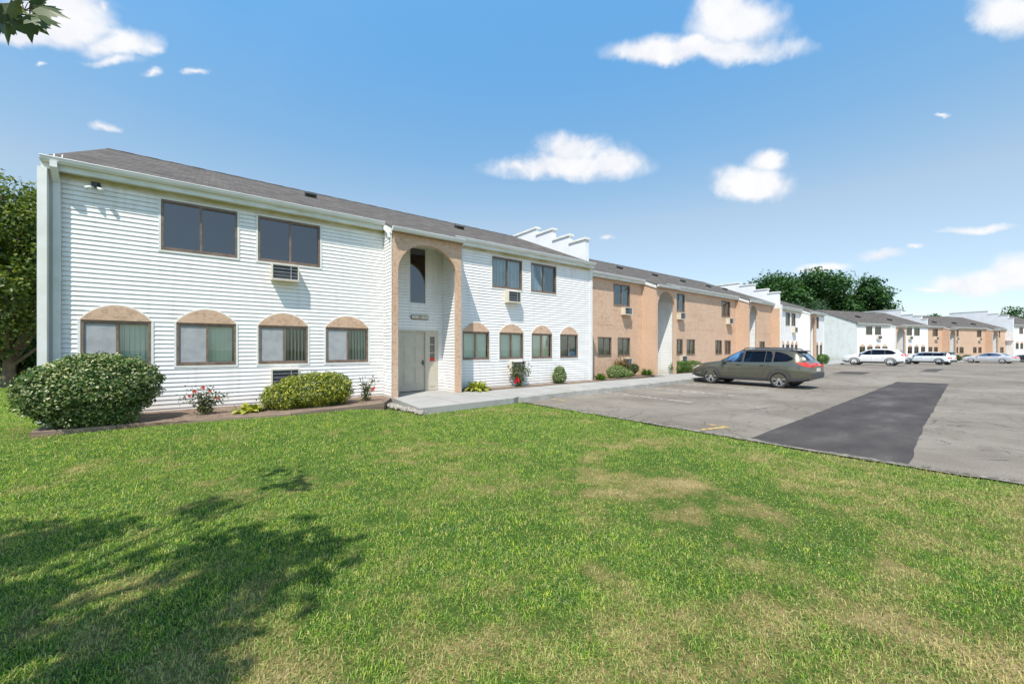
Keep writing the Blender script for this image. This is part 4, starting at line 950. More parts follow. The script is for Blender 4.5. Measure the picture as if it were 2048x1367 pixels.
def pt(x, Z, z=0):                                     # ground point under an image column at depth Z
    X = (x-1024)/FPX; return (FW[1]*X*Z+FW[0]*Z, -FW[0]*X*Z+FW[1]*Z, z)
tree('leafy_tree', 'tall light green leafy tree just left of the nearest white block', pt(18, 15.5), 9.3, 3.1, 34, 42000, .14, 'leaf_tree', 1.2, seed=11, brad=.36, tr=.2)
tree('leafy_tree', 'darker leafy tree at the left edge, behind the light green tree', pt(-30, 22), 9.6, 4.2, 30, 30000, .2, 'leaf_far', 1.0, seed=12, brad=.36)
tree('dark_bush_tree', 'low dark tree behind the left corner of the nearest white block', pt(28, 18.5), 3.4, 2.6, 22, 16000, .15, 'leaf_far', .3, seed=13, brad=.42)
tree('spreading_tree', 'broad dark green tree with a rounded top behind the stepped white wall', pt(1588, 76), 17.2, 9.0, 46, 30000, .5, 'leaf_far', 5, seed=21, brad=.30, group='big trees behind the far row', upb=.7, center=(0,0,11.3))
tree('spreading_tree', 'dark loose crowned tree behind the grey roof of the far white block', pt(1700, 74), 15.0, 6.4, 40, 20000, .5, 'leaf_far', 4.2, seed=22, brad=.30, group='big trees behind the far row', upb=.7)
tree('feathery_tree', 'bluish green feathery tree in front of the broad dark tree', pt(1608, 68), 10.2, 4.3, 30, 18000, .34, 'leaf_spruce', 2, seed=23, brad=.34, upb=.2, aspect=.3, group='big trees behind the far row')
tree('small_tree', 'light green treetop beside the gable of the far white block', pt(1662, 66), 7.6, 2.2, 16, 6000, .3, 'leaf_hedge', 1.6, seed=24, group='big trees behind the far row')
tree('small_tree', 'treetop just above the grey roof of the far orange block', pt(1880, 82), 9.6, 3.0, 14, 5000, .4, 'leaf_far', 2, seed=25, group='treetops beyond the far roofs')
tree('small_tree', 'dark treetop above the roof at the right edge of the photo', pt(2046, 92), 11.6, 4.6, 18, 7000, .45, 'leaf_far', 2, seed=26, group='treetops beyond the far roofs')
# street maple beside the photographer: throws the shade on the lawn and hangs a spray of leaves into the corner
def keepm(p):
    Zd = p[:, 0]*FW[0]+p[:, 1]*FW[1]; Xd = p[:, 0]*FW[1]-p[:, 1]*FW[0]
    return ~((Xd > -1.40*Zd) & (p[:, 2] < 2.3+1.02*Zd) & (Zd > 0))
tree('maple_tree', 'maple tree beside the lawn whose leaves hang into the top left corner', (-4.3, 1.5, 0), 8.0, 2.6, 46, 9000, .15, 'leaf_maple', 2.6, seed=31, keep=keepm, brad=.18, center=(.15,-.1,5.6), tr=.16, depth=.7)
MT = bpy.data.objects['maple_tree']
def maple_leaf(mb, c, ax, nrm, s, rn):
    ax = Vector(ax).normalized(); nrm = Vector(nrm); nrm = (nrm-ax*nrm.dot(ax)).normalized(); sd = nrm.cross(ax)
    out = [(0,0),(.12,-.10),(.42,-.22),(.34,-.02),(.62,.18),(.45,.24),(.52,.50),(.26,.44),(.20,.62),(.12,.60),(0,1.0)]
    pts = out+[(-x, y) for x, y in out[::-1][1:-1]]
    cen = Vector(c)+ax*s*.3; i = len(mb.v); mb.v.append(tuple(cen)); mb.a.append(rn)
    for (x, y) in pts:
        p = Vector(c)+sd*(x*s)+ax*(y*s)+nrm*(-.25*abs(x)*s-.12*y*y*s); mb.v.append(tuple(p)); mb.a.append(rn)
    n = len(pts)
    for k in range(n): mb.f.append((i, i+1+k, i+1+(k+1) % n))
mb = MB(); rr_ = random.Random(5); tw = MB()
def world_at(x, y, Z):
    X = (x-1024)/FPX; return Vector((FW[1]*X*Z+FW[0]*Z, -FW[0]*X*Z+FW[1]*Z, CAM_Z+(HOR-y)/FPX*Z))
hub = world_at(48, 22, 2.5); root = Vector((-3.5, 1.9, 4.9))
tw.tube([root, root.lerp(hub, .5)+Vector((0, 0, .25)), world_at(20, -10, 2.5), hub], [.03, .018, .008, .004], 6)
right = Vector((FW[1], -FW[0], 0)); UP = Vector((0, 0, 1)); toc = Vector((-FW[0], -FW[1], 0))
for (x, y, Z, ang, s_, rn) in ((52,36,2.5,-75,.135,.35),(74,30,2.46,-50,.13,.2),(80,14,2.5,-10,.125,.3),(30,34,2.55,-110,.14,.75),(12,30,2.5,-95,.15,.5),(60,6,2.52,20,.13,.15),(-6,10,2.5,-60,.15,.6),(40,-8,2.55,60,.14,.4),(18,12,2.45,-20,.10,.95),(66,24,2.6,-85,.12,.1),(-2,44,2.56,-80,.12,.45)):
    c = world_at(x, y, Z); a = R(ang); ax = right*math.cos(a)+UP*math.sin(a)+toc*rr_.uniform(-.3, .3)
    nr = toc*.8+UP*rr_.uniform(.1, .8)+right*rr_.uniform(-.5, .5)
    maple_leaf(mb, c, ax, nr, s_*1.22, rn); tw.tube([hub.lerp(c, .0), hub.lerp(c, .6)+UP*.02, c], [.0025, .002, .0015], 5)
for k in range(40):                                    # more leaves of the spray above and left of the frame
    c = world_at(rr_.uniform(-120, 40), rr_.uniform(-160, -25), rr_.uniform(2.3, 2.9)); maple_leaf(mb, c, (rr_.gauss(0,1), rr_.gauss(0,1), -1), (rr_.gauss(0,1), rr_.gauss(0,1), .6), .14, rr_.random())
br = tw.build('branch', M['bark']); lv = mb.build('leaves', M['leaf_maple'])
for o in (br, lv): o.parent = MT; o.matrix_parent_inverse = Matrix.Translation(-MT.location)
lv.parent = br; lv.matrix_parent_inverse = Matrix.Identity(4)

# ------------------------------------------------------------------ lawn grass (uncountable: one object of instanced tufts)
tuftc = bpy.data.collections.new('grass_tufts')
for k in range(7):
    r = random.Random(100+k); mb = MB()
    for j in range(64):
        x, y = r.gauss(0, .08), r.gauss(0, .08); t = r.uniform(0, 6.283); h = r.uniform(.020, .056); lean = r.uniform(.3, 1.45); wd = r.uniform(.0015, .0030); rn = r.random()
        d = Vector((math.cos(t), math.sin(t), 0)); ph = t+1.57+r.uniform(-.6, .6); s_ = Vector((math.cos(ph), math.sin(ph), 0))
        P0 = Vector((x, y, -.01)); P1 = P0+Vector((0, 0, h*.55))+d*h*.18*lean; P2 = P0+Vector((0, 0, h*(1-.3*lean)))+d*h*.62*lean
        i = len(mb.v); mb.v += [tuple(P0-s_*wd), tuple(P0+s_*wd), tuple(P1+s_*wd*.85), tuple(P1-s_*wd*.85), tuple(P2)]; mb.a += [rn]*5
        mb.f += [(i, i+1, i+2, i+3), (i+3, i+2, i+4)]
    me = mb.mesh('tuft'); me.materials.append(M['grass']); tuftc.objects.link(bpy.data.objects.new('tuft', me))
def in_lawn(x, y):
    xe = np.interp(y, [-60, 0, 2, 9.2], [7.55, 7.62, 7.46, 7.30])-.02+.05*np.sin(y*7)*np.sin(y*2.3)
    ok = (x < xe) & ~((x > 3.85) & (y > 8.98+(x-4)*.07)) & ~((x > -2.8) & (x <= 3.9) & (y > np.interp(x, [-2.75,-.95,1.35,3.55,3.9], [10.26,10.22,9.90,10.25,9.3])-.02))
    # worn bare strip below the timbers near the walk
    bare = (x > 1.8) & (x < 3.9) & (y > np.interp(x, [1.8,3.55,3.9], [9.85,10.0,9.1])) 
    return ok & ~(bare & (rng.random(len(x)) < .75))
def inview(x, y, m):
    Z = x*FW[0]+y*FW[1]; X = x*FW[1]-y*FW[0]; return (Z > 1.0) & (np.abs(X) < 1.32*Z+m)
pts = []; scl = []
for (z0, z1, dens, s_) in ((0.9,3.2,190,.9),(3.2,5.5,130,1.0),(5.5,9,80,1.15),(9,14,42,1.4),(14,30,14,1.8)):
    nA = int((z1+4)*2.8*(z1+4)*dens)
    x = rng.uniform(-1.4*z1-6, 8, size=nA*1); area = (8+1.4*z1+6)*(z1*1.5+6+4)
    nA = int(area*dens); x = rng.uniform(-1.4*z1-6, 8, nA); y = rng.uniform(-6, z1*1.5+4, nA)
    Z = x*FW[0]+y*FW[1]; k = (Z >= z0) & (Z < z1) & inview(x, y, 1.2); x, y = x[k], y[k]; k = in_lawn(x, y) & ~((x > -2.75) & (y > 12)); x, y = x[k], y[k]
    pts.append(np.stack([x, y, lawn_z(x, y)], 1)); scl.append(s_*rng.uniform(.75, 1.25, len(x)))
pts = np.concatenate(pts); scl = np.concatenate(scl); print('tufts', len(pts))
me = bpy.data.meshes.new('lawn_grass'); me.vertices.add(len(pts)); me.vertices.foreach_set('co', pts.astype(np.float32).ravel())
me.attributes.new('scl', 'FLOAT', 'POINT').data.foreach_set('value', scl.astype(np.float32))
me.attributes.new('rot', 'FLOAT', 'POINT').data.foreach_set('value', rng.uniform(0, 6.283, len(pts)).astype(np.float32))
go = bpy.data.objects.new('lawn_grass', me); C.objects.link(go); tag(go, 'green lawn grass with straw coloured dry patches across the foreground', 'grass', kind='stuff')
ng = bpy.data.node_groups.new('grass', 'GeometryNodeTree'); ng.interface.new_socket('Geometry', in_out='INPUT', socket_type='NodeSocketGeometry'); ng.interface.new_socket('Geometry', in_out='OUTPUT', socket_type='NodeSocketGeometry')
gi = ng.nodes.new('NodeGroupInput'); gout = ng.nodes.new('NodeGroupOutput'); mp = ng.nodes.new('GeometryNodeMeshToPoints'); iop = ng.nodes.new('GeometryNodeInstanceOnPoints'); ci = ng.nodes.new('GeometryNodeCollectionInfo')
ci.inputs[0].default_value = tuftc; ci.inputs['Separate Children'].default_value = True; ci.inputs['Reset Children'].default_value = True
def nattr(nm): n = ng.nodes.new('GeometryNodeInputNamedAttribute'); n.data_type = 'FLOAT'; n.inputs[0].default_value = nm; return n.outputs[0]
cx = ng.nodes.new('ShaderNodeCombineXYZ'); l = ng.links.new
l(gi.outputs[0], mp.inputs[0]); l(mp.outputs[0], iop.inputs['Points']); l(ci.outputs[0], iop.inputs['Instance']); iop.inputs['Pick Instance'].default_value = True
l(nattr('rot'), cx.inputs[2]); l(cx.outputs[0], iop.inputs['Rotation']); l(nattr('scl'), iop.inputs['Scale']); l(iop.outputs[0], gout.inputs[0])
go.modifiers.new('grass', 'NODES').node_group = ng
# ------------------------------------------------------------------ cars
def paint(name, col, metal=.5, rough=.28):
    m, t, p = base(name, col, rough, metal); p.inputs['Coat Weight'].default_value = .8; p.inputs['Coat Roughness'].default_value = .05
    n = tex(t, 'ShaderNodeTexNoise', 2.5, i_Detail=4.0); L(t, ramp(t, n.outputs['Fac'], [(.3, tuple(c*.93 for c in col)), (.7, tuple(min(1, c*1.05) for c in col))]), p.inputs['Base Color'])
    return m
M['tyre'] = noisy('black_tyre', (.018,.018,.018), (.04,.038,.036), 12., .85)
M['rim'] = noisy('bright_alloy', (.62,.62,.63), (.72,.72,.73), 9., .28, metal=.85)
M['rimblack'] = noisy('black_alloy', (.02,.02,.02), (.04,.04,.04), 9., .4)
M['clad'] = noisy('grey_black_cladding', (.045,.045,.047), (.07,.07,.07), 15., .65)
M['seam'] = base('seam_shadow', (.012,.012,.012), .8)[0]
M['redlamp'] = noisy('red_tail_lamp', (.62,.02,.015), (.75,.06,.03), 7., .15)
M['lamp'] = noisy('clear_headlamp', (.55,.56,.56), (.75,.76,.78), 9., .12, metal=.3)
M['chrome'] = noisy('bright_trim', (.65,.65,.66), (.7,.7,.7), 9., .15, metal=.9)
M['plate'] = noisy('licence_plate', (.55,.57,.58), (.62,.60,.50), 20., .5)
M['cabin'] = noisy('dark_cabin', (.03,.03,.033), (.06,.055,.05), 5., .8)
M['seat'] = noisy('grey_seat_fabric', (.16,.16,.165), (.22,.21,.20), 9., .8)
def car(name, label, cat, loc, heading, sp, group='cars parked in the lot'):
    """local +x is the front. sp: profile curves over x"""
    P = empty(name, loc, heading); tag(P, label, cat, group)
    Lh = sp['len']/2; W = sp['w']/2
    f = lambda k, x: float(np.interp(x, [q[0] for q in sp[k]], [q[1] for q in sp[k]]))
    if 'blackroof' in sp: pass
    def curve(k, x):     # softened interpolation
        return (f(k, x-.06)+2*f(k, x-.02)+2*f(k, x+.02)+f(k, x+.06))/6
    NT = 26
    def sect(x):
        top, bot, sh = curve('top', x), curve('bot', x), curve('sh', x)
        e = max(0, min(1, (Lh-abs(x))/.75)); wf = W*(1-.20*(1-e)**2.0-.06*(1-e)**8)
        cab = max(0., min(1., (top-sh-.04)/.30)); rw = W*sp['roofw']
        yr_ = wf*(.86*(1-cab))+rw*cab*min(1, wf/W); sh = min(sh, top-.012)
        # outline (y,z) from underside to centre of the roof or bonnet
        o = [(wf*.80, bot), (wf*.955, bot+.05), (wf*.985, bot+(sh-bot)*.30), (wf*1.0, bot+(sh-bot)*.55), (wf*.992, bot+(sh-bot)*.72), (wf*.975, bot+(sh-bot)*.90), (wf*.945, sh)]
        zr = sh+(top-sh)*(.80 if cab > .5 else .55)
        o += [(wf*.935*(1-cab)+(.925*wf)*cab, sh+(top-sh)*.06), (yr_+.04*cab, (sh+(top-sh)*.5)*(1-cab)+(zr-.05)*cab), (yr_-.03*cab, zr+(top-zr)*.45), (yr_*.80, top-.03*(1-cab)-.012), (yr_*.45, top-.006), (0, top)]
        return np.array(o)
    def side_y(x, z):
        o = sect(x); zz = o[:, 1]; i = np.argsort(zz, kind='stable'); return float(np.interp(z, zz[i], o[i, 0]))
    xs = np.unique(np.concatenate([np.linspace(-Lh, Lh, 90), [-Lh+.02, Lh-.02, -Lh+.05, Lh-.05]]))
    mb = MB(); rows = []
    for x in xs:
        o = sect(x); full_ = [(x, -y, z) for y, z in o]+[(x, y, z) for y, z in o[::-1][1:]]
        rows.append(len(mb.v)); mb.v += full_
    n = len(o)*2-1
    for a, b in zip(rows, rows[1:]):
        for j in range(n-1): mb.f.append((a+j, b+j, b+j+1, a+j+1))
        mb.f.append((a+n-1, b+n-1, b, a))
    mb.f.append(tuple(rows[0]+j for j in range(n))[::-1]); mb.f.append(tuple(rows[-1]+j for j in range(n)))
    body = mb.build('body', sp['paint'], P, smooth=False)
    # wheel wells cut out of the shell
    R_ = sp['R']; wx = (sp['wb']/2+sp['wo'], -sp['wb']/2+sp['wo'])
    cut = MB()
    for x in wx:
        for s in (-1, 1):
            i = len(cut.v); k_ = 28; rr = R_+.055
            for yy in (s*(W-.30), s*(W+.2)):
                for j in range(k_): t = 2*math.pi*j/k_; cut.v.append((x+rr*math.cos(t), yy, R_+rr*math.sin(t)))
            for j in range(k_): cut.f.append((i+j, i+(j+1) % k_, i+k_+(j+1) % k_, i+k_+j))
            cut.f.append(tuple(i+j for j in range(k_))[::-1]); cut.f.append(tuple(i+k_+j for j in range(k_)))
    co = cut.build('cut', M['seam'])
    bo = body.modifiers.new('b', 'BOOLEAN'); bo.object = co; bo.operation = 'DIFFERENCE'; bo.solver = 'EXACT'
    bpy.context.view_layer.update(); dg = bpy.context.evaluated_depsgraph_get(); me = bpy.data.meshes.new_from_object(body.evaluated_get(dg))
    body.modifiers.clear(); body.data = me; bpy.data.objects.remove(co)
    me.polygons.foreach_set('use_smooth', [True]*len(me.polygons)); 
    me.materials.clear(); me.materials.append(sp['paint']); me.polygons.foreach_set('material_index', [0]*len(me.polygons))
    es = body.modifiers.new('e', 'EDGE_SPLIT'); es.split_angle = R(34)
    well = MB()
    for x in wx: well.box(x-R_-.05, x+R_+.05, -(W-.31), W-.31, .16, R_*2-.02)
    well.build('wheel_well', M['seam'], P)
    def patch(xa, xb, zlo, zhi, off, th=.004, nx=18, nz=6, sides=(-1, 1)):
        m_ = MB()
        for s in sides:
            for i in range(nx):
                for j in range(nz):
                    q = []
                    for (a, b) in ((i, j), (i+1, j), (i+1, j+1), (i, j+1)):
                        x = xa+(xb-xa)*a/nx; z0_, z1_ = zlo(x), zhi(x); z = z0_+(z1_-z0_)*b/nz; q.append((x, s*(side_y(x, z)+off), z))
                    m_.quad(*q)
        return m_
    K = lambda v: (lambda x: v)
    for (xa, xb, lo, hi, mt) in sp['glass']:
        for s in (-1, 1): patch(xa, xb, lambda x: float(np.interp(x, *zip(*lo))), lambda x: float(np.interp(x, *zip(*hi))), .007, nz=7, sides=(s,)).build('side_window', M[mt], P, smooth=True)
    # slim dark surround behind the glazing
    lo, hi = sp['dlo']
    patch(lo[0][0], lo[-1][0], lambda x: float(np.interp(x, *zip(*lo))), lambda x: float(np.interp(x, *zip(*hi))), .003, nx=40, nz=7).build('window_surround', M['cabin'], P, smooth=True)
    def top_patch(xa, xb, ya, off=.006, nx=10, ny=10, name='windscreen', mat='carglass', z_in=.0):
        m_ = MB()
        for i in range(nx):
            for j in range(ny):
                q = []
                for (a, b) in ((i, j), (i+1, j), (i+1, j+1), (i, j+1)):
                    x = xa+(xb-xa)*a/nx; v = -1+2*b/ny; o = sect(x); yy = abs(v)*ya*o[-3][0]*1.12; ordr = np.argsort(o[-4:, 0]); z = float(np.interp(yy, o[-4:, 0][ordr], o[-4:, 1][ordr]))
                    q.append((x, math.copysign(yy, v), z+off))
                m_.quad(*q)
        return m_.build(name, M[mat], P, smooth=True)
    top_patch(sp['ws'][0], sp['ws'][1], .98, .010); top_patch(sp['rg'][0], sp['rg'][1], .90, .010, name='rear_window')
    if 'blackroof' in sp: top_patch(-1.9, .54, 1.0, .006, nx=24, name='roof_panel', mat='rimblack')
    # sills, lower cladding, arch lips, seams
    if sp.get('clad', True):
        cl = patch(-Lh+.10, Lh-.10, lambda x: curve('bot', x)+.0, lambda x: curve('bot', x)+sp['cladh'], .010, nx=60, nz=3)
        keep = MB()
        for fc in cl.f:
            c = np.mean([cl.v[k] for k in fc], axis=0)
            if all(math.hypot(c[0]-x, c[2]-R_) > R_+.05 for x in wx): keep.poly([cl.v[k] for k in fc])
        keep.build('cladding', M['clad'], P)
    lip = MB(); lw = .055 if sp.get('clad', True) else .02
    for x in wx:
        for s in (-1, 1):
            pr = None
            for j in range(25):
                t = R(-18)+R(216)*j/24
                if R_+(R_+.05)*math.sin(t) < curve('bot', x)-.02: pr = None; continue
                a = (x+(R_+.035)*math.cos(t), R_+(R_+.035)*math.sin(t)); b = (x+(R_+.055+lw)*math.cos(t), R_+(R_+.055+lw)*math.sin(t))
                A_ = (a[0], s*(side_y(a[0], a[1])+.012), a[1]); B_ = (b[0], s*(side_y(b[0], b[1])+.010), b[1]); A2 = (a[0], s*(W-.2), a[1])
                if pr: lip.quad(pr[0], pr[1], B_, A_); lip.quad(pr[2], pr[0], A_, A2)
                pr = (A_, B_, A2)
    lip.build('arch_trim', M['clad'] if sp.get('clad', True) else sp['paint'], P)
    for (xa, za, xb, zb_) in sp['seams']:
        m_ = MB()
        for s in (-1, 1):
            nn = 10
            for i in range(nn):
                q = []
                for a, e in ((i, -.004), (i, .004), (i+1, .004), (i+1, -.004)):
                    t = a/nn; x = xa+(xb-xa)*t+e*(1 if abs(zb_-za) > abs(xb-xa) else 0); z = za+(zb_-za)*t+e*(0 if abs(zb_-za) > abs(xb-xa) else 1); q.append((x, s*(side_y(x, z)+.003), z))
                m_.quad(*q)
        m_.build('door_seam', M['seam'], P)
    for x in sp['handles']:
        for s in (-1, 1):
            z = sp['hz']; y = s*(side_y(x, z)+.02); h = MB(); h.tube([(x-.09, y-s*.03, z), (x-.07, y, z), (x+.07, y, z), (x+.09, y-s*.03, z)], .012, 6); h.build('door_handle', sp['paint'], P)
    for s in (-1, 1):                                  # mirrors
        x, z = sp['mirror']; y = side_y(x, z); m_ = MB(); i = 0
        m_.prism([(x-.06, z-.05), (x+.05, z-.06), (x+.10, z+.0), (x+.06, z+.08), (x-.05, z+.09)], 1, s*(y+.06), s*(y+.24)); m_.box(x-.02, x+.04, min(s*y, s*(y+.07)), max(s*y, s*(y+.07)), z-.05, z-.01)
        m_.build('mirror', sp.get('mirmat', sp['paint']), P, bevel=.015)
    # lamps
    tl_ = sp['tail']
    for s in (-1, 1):
        m_ = patch(tl_[0], -Lh+.012, lambda x: float(np.interp(x, *zip(*tl_[1]))), lambda x: float(np.interp(x, *zip(*tl_[2]))), .008, sides=(s,)); m_.build('tail_light', M['redlamp'], P, smooth=True)
        hl = sp['head']; m_ = patch(hl[0], Lh-.012, lambda x: float(np.interp(x, *zip(*hl[1]))), lambda x: float(np.interp(x, *zip(*hl[2]))), .008, sides=(s,)); m_.build('headlight', M['lamp'], P, smooth=True)
    # tail face: bumper, plate, lamps; nose: grille
    xb = -Lh; zb_, zt_ = sect(xb)[0][1], sect(xb)[-1][1]; wb_ = sect(xb)[3][0]
    MB().box(xb-.035, xb+.10, -wb_*.97, wb_*.97, zb_+.03, zb_+sp['bumph']).build('rear_bumper', M['clad'] if sp.get('clad', True) else sp['paint'], P, bevel=.03)
    MB().box(xb-.025, xb+.0, -.17, .17, sp['platez'], sp['platez']+.13).build('licence_plate', M['plate'], P)
    for s in (-1, 1):
        a, b = sorted((s*wb_*.55, s*wb_*.93)); MB().box(xb-.018, xb+.02, a, b, tl_[3], tl_[4]).build('tail_light', M['redlamp'], P, bevel=.008)
    MB().box(Lh-.05, Lh+.012, -W*.42, W*.42, sp['gz'][0], sp['gz'][1]).build('grille', M['clad'], P, bevel=.01)
    MB().box(Lh-.06, Lh+.03, -W*.74, W*.74, sect(Lh)[0][1]+.02, sect(Lh)[0][1]+.13).build('front_bumper', M['clad'] if sp.get('clad', True) else sp['paint'], P, bevel=.03)
    if sp.get('rails'):
        for s in (-1, 1):
            ra, rb = sp['rails']; zt = curve('top', 0); yy = s*W*sp['roofw']*.93; m_ = MB()
            m_.tube([(ra, yy, curve('top', ra)-.03), (ra-.10, yy, curve('top', ra-.10)+.045), ((ra+rb)/2, yy, zt+.055), (rb+.10, yy, curve('top', rb+.10)+.045), (rb, yy, curve('top', rb)-.03)], .022, 6); m_.build('roof_rail', M['clad'], P)
    if sp.get('spoiler'):
        x, z = sp['spoiler']; MB().prism([(x+.22, z-.01), (x-.12, z-.05), (x-.11, z-.09), (x+.18, z-.07)], 1, -W*.62, W*.62).build('spoiler', M['clad'] if not sp.get('spp') else sp['paint'], P, bevel=.01)
    # cabin interior: seats show through the glass is dark; wheels
    for x in wx:
        for s in (-1, 1):
            wy = s*(W-.115); T_ = MB(); k_ = 36; prof = [(-.11, R_-.10), (-.115, R_-.03), (-.09, R_-.004), (0, R_), (.09, R_-.004), (.115, R_-.03), (.11, R_-.10)]
            i0 = 0
            for j in range(k_):
                t = 2*math.pi*j/k_
                for (dy, r_) in prof: T_.v.append((r_*math.cos(t), dy, r_*math.sin(t)))
            m7 = len(prof)
            for j in range(k_):
                for q in range(m7-1): a = j*m7+q; b = ((j+1) % k_)*m7+q; T_.f.append((a, a+1, b+1, b))
                T_.f.append((j*m7+m7-1, j*m7, ((j+1) % k_)*m7, ((j+1) % k_)*m7+m7-1))
            wh = empty('wheel', (x, wy, R_)); wh.parent = P
            T_.build('tyre', M['tyre'], wh, smooth=True)
            ri = R_-.085; fy = s*.095; G = MB()
            for (ra, rb_) in ((ri+.002, ri-.028),):
                for j in range(k_):
                    t0, t1 = 2*math.pi*j/k_, 2*math.pi*(j+1)/k_
                    c = lambda r, t, y: (r*math.cos(t), y, r*math.sin(t))
                    G.quad(c(ra, t0, fy), c(ra, t1, fy), c(rb_, t1, fy), c(rb_, t0, fy)); G.quad(c(rb_, t0, fy), c(rb_, t1, fy), c(rb_-.01, t1, fy-s*.10), c(rb_-.01, t0, fy-s*.10))
            ns = sp.get('spokes', 5); db = sp.get('double', True)
            for k in range(ns):
                for dt in ((-.19, .19) if db else (0,)):
                    t = 2*math.pi*k/ns+.3; ta = t+dt*1.1; tb = t+dt*.45
                    a = Vector((math.cos(ta), 0, math.sin(ta)))*(ri-.012); b = Vector((math.cos(tb), 0, math.sin(tb)))*.045
                    d = (a-b).normalized(); sd = Vector((-d.z, 0, d.x)); wa, wb2 = .017, .02
                    ys = Vector((0, fy-s*.004, 0)); yb_ = Vector((0, fy-s*.035, 0))
                    p = [a-sd*wa+ys, a+sd*wa+ys, b+sd*wb2+ys+Vector((0, -s*.012, 0)), b-sd*wb2+ys+Vector((0, -s*.012, 0))]; q = [a-sd*wa+yb_, a+sd*wa+yb_, b+sd*wb2+yb_, b-sd*wb2+yb_]
                    G.quad(*[tuple(v) for v in p]); [G.quad(tuple(p[e]), tuple(p[(e+1) % 4]), tuple(q[(e+1) % 4]), tuple(q[e])) for e in range(4)]
            hub_ = [(.06*math.cos(R(30*j)), .06*math.sin(R(30*j))) for j in range(12)]; G.prism(hub_, 1, fy-s*.03, fy-s*.002)
            G.build('rim', M[sp.get('rimmat', 'rim')], wh)
            Dk = MB(); Dk.prism([((ri-.01)*math.cos(R(15*j)), (ri-.01)*math.sin(R(15*j))) for j in range(24)], 1, -s*.02, s*.02); Dk.build('brake_disc', M['seam'], wh)
    return P
wag = dict(len=4.80, w=1.84, roofw=.66, wb=2.745, wo=.04, R=.345, paint=paint('olive_green_paint', (.135,.132,.098), .5, .2), cladh=.15, bumph=.26,
    top=[(-2.4,.88),(-2.33,1.0),(-2.22,1.12),(-1.98,1.40),(-1.84,1.52),(-1.5,1.58),(-.9,1.615),(-.2,1.61),(.25,1.555),(.62,1.36),(1.08,1.08),(1.2,1.05),(1.7,.99),(2.1,.90),(2.30,.80),(2.4,.68)],
    bot=[(-2.4,.42),(-2.15,.30),(-1.7,.25),(1.7,.25),(2.15,.28),(2.4,.34)],
    sh=[(-2.4,.86),(-2.1,1.02),(-1.5,1.04),(0,1.00),(1.1,.96),(1.7,.88),(2.4,.66)],
    glass=[(.90,.10,[(.10,1.03),(.90,1.03)],[(.10,1.50),(.30,1.47),(.90,1.10)],'carglassclear'),(.02,-.78,[(-.78,1.04),(.02,1.03)],[(-.78,1.505),(.02,1.50)],'carglass'),(-.81,-1.05,[(-1.05,1.05),(-.81,1.04)],[(-1.05,1.35),(-.98,1.48),(-.81,1.505)],'carglass'),(-1.12,-1.78,[(-1.78,1.17),(-1.6,1.09),(-1.12,1.06)],[(-1.78,1.22),(-1.55,1.37),(-1.25,1.46),(-1.12,1.48)],'carglass')],
    dlo=([(-1.82,1.18),(-1.6,1.07),(0,1.015),(.98,1.015)],[(-1.82,1.22),(-1.5,1.42),(-1.1,1.52),(-.2,1.53),(.12,1.53),(.35,1.48),(.98,1.07)]),
    ws=(.36,1.10), rg=(-2.20,-1.88), seams=[(.88,1.0,.92,.42),(.06,1.0,.04,.42),(-.93,1.0,-.70,.42),(-.93,1.0,-.98,.85),(2.35,.80,1.1,.98)], handles=(.22,-.72), hz=.92, mirror=(.80,1.05), mirmat=M['clad'],
    tail=(-1.92,[(-2.4,.86),(-2.2,.90),(-1.92,1.035)],[(-2.4,1.0),(-2.25,1.045),(-1.92,1.055)],.87,.98), head=(1.98,[(1.98,.80),(2.2,.70),(2.4,.62)],[(1.98,.84),(2.2,.80),(2.4,.70)]), platez=.70, gz=(.52,.70), rails=(.15,-1.75), spoiler=(-1.86,1.56))
def wheelpos(rear, heading, sp):                       # place so that the rear wheel on the near side touches the given ground point
    c, s_ = math.cos(heading), math.sin(heading); lx, ly = -sp['wb']/2+sp['wo'], sp['w']/2-.05
    return (rear[0]-(c*lx-s_*ly), rear[1]-(s_*lx+c*ly), gz(rear[0]))
H0 = R(90)
car('estate_car', 'olive green estate car with roof rails parked nose to the sidewalk', 'car', wheelpos((18.27, 6.20), H0, wag), H0, wag)
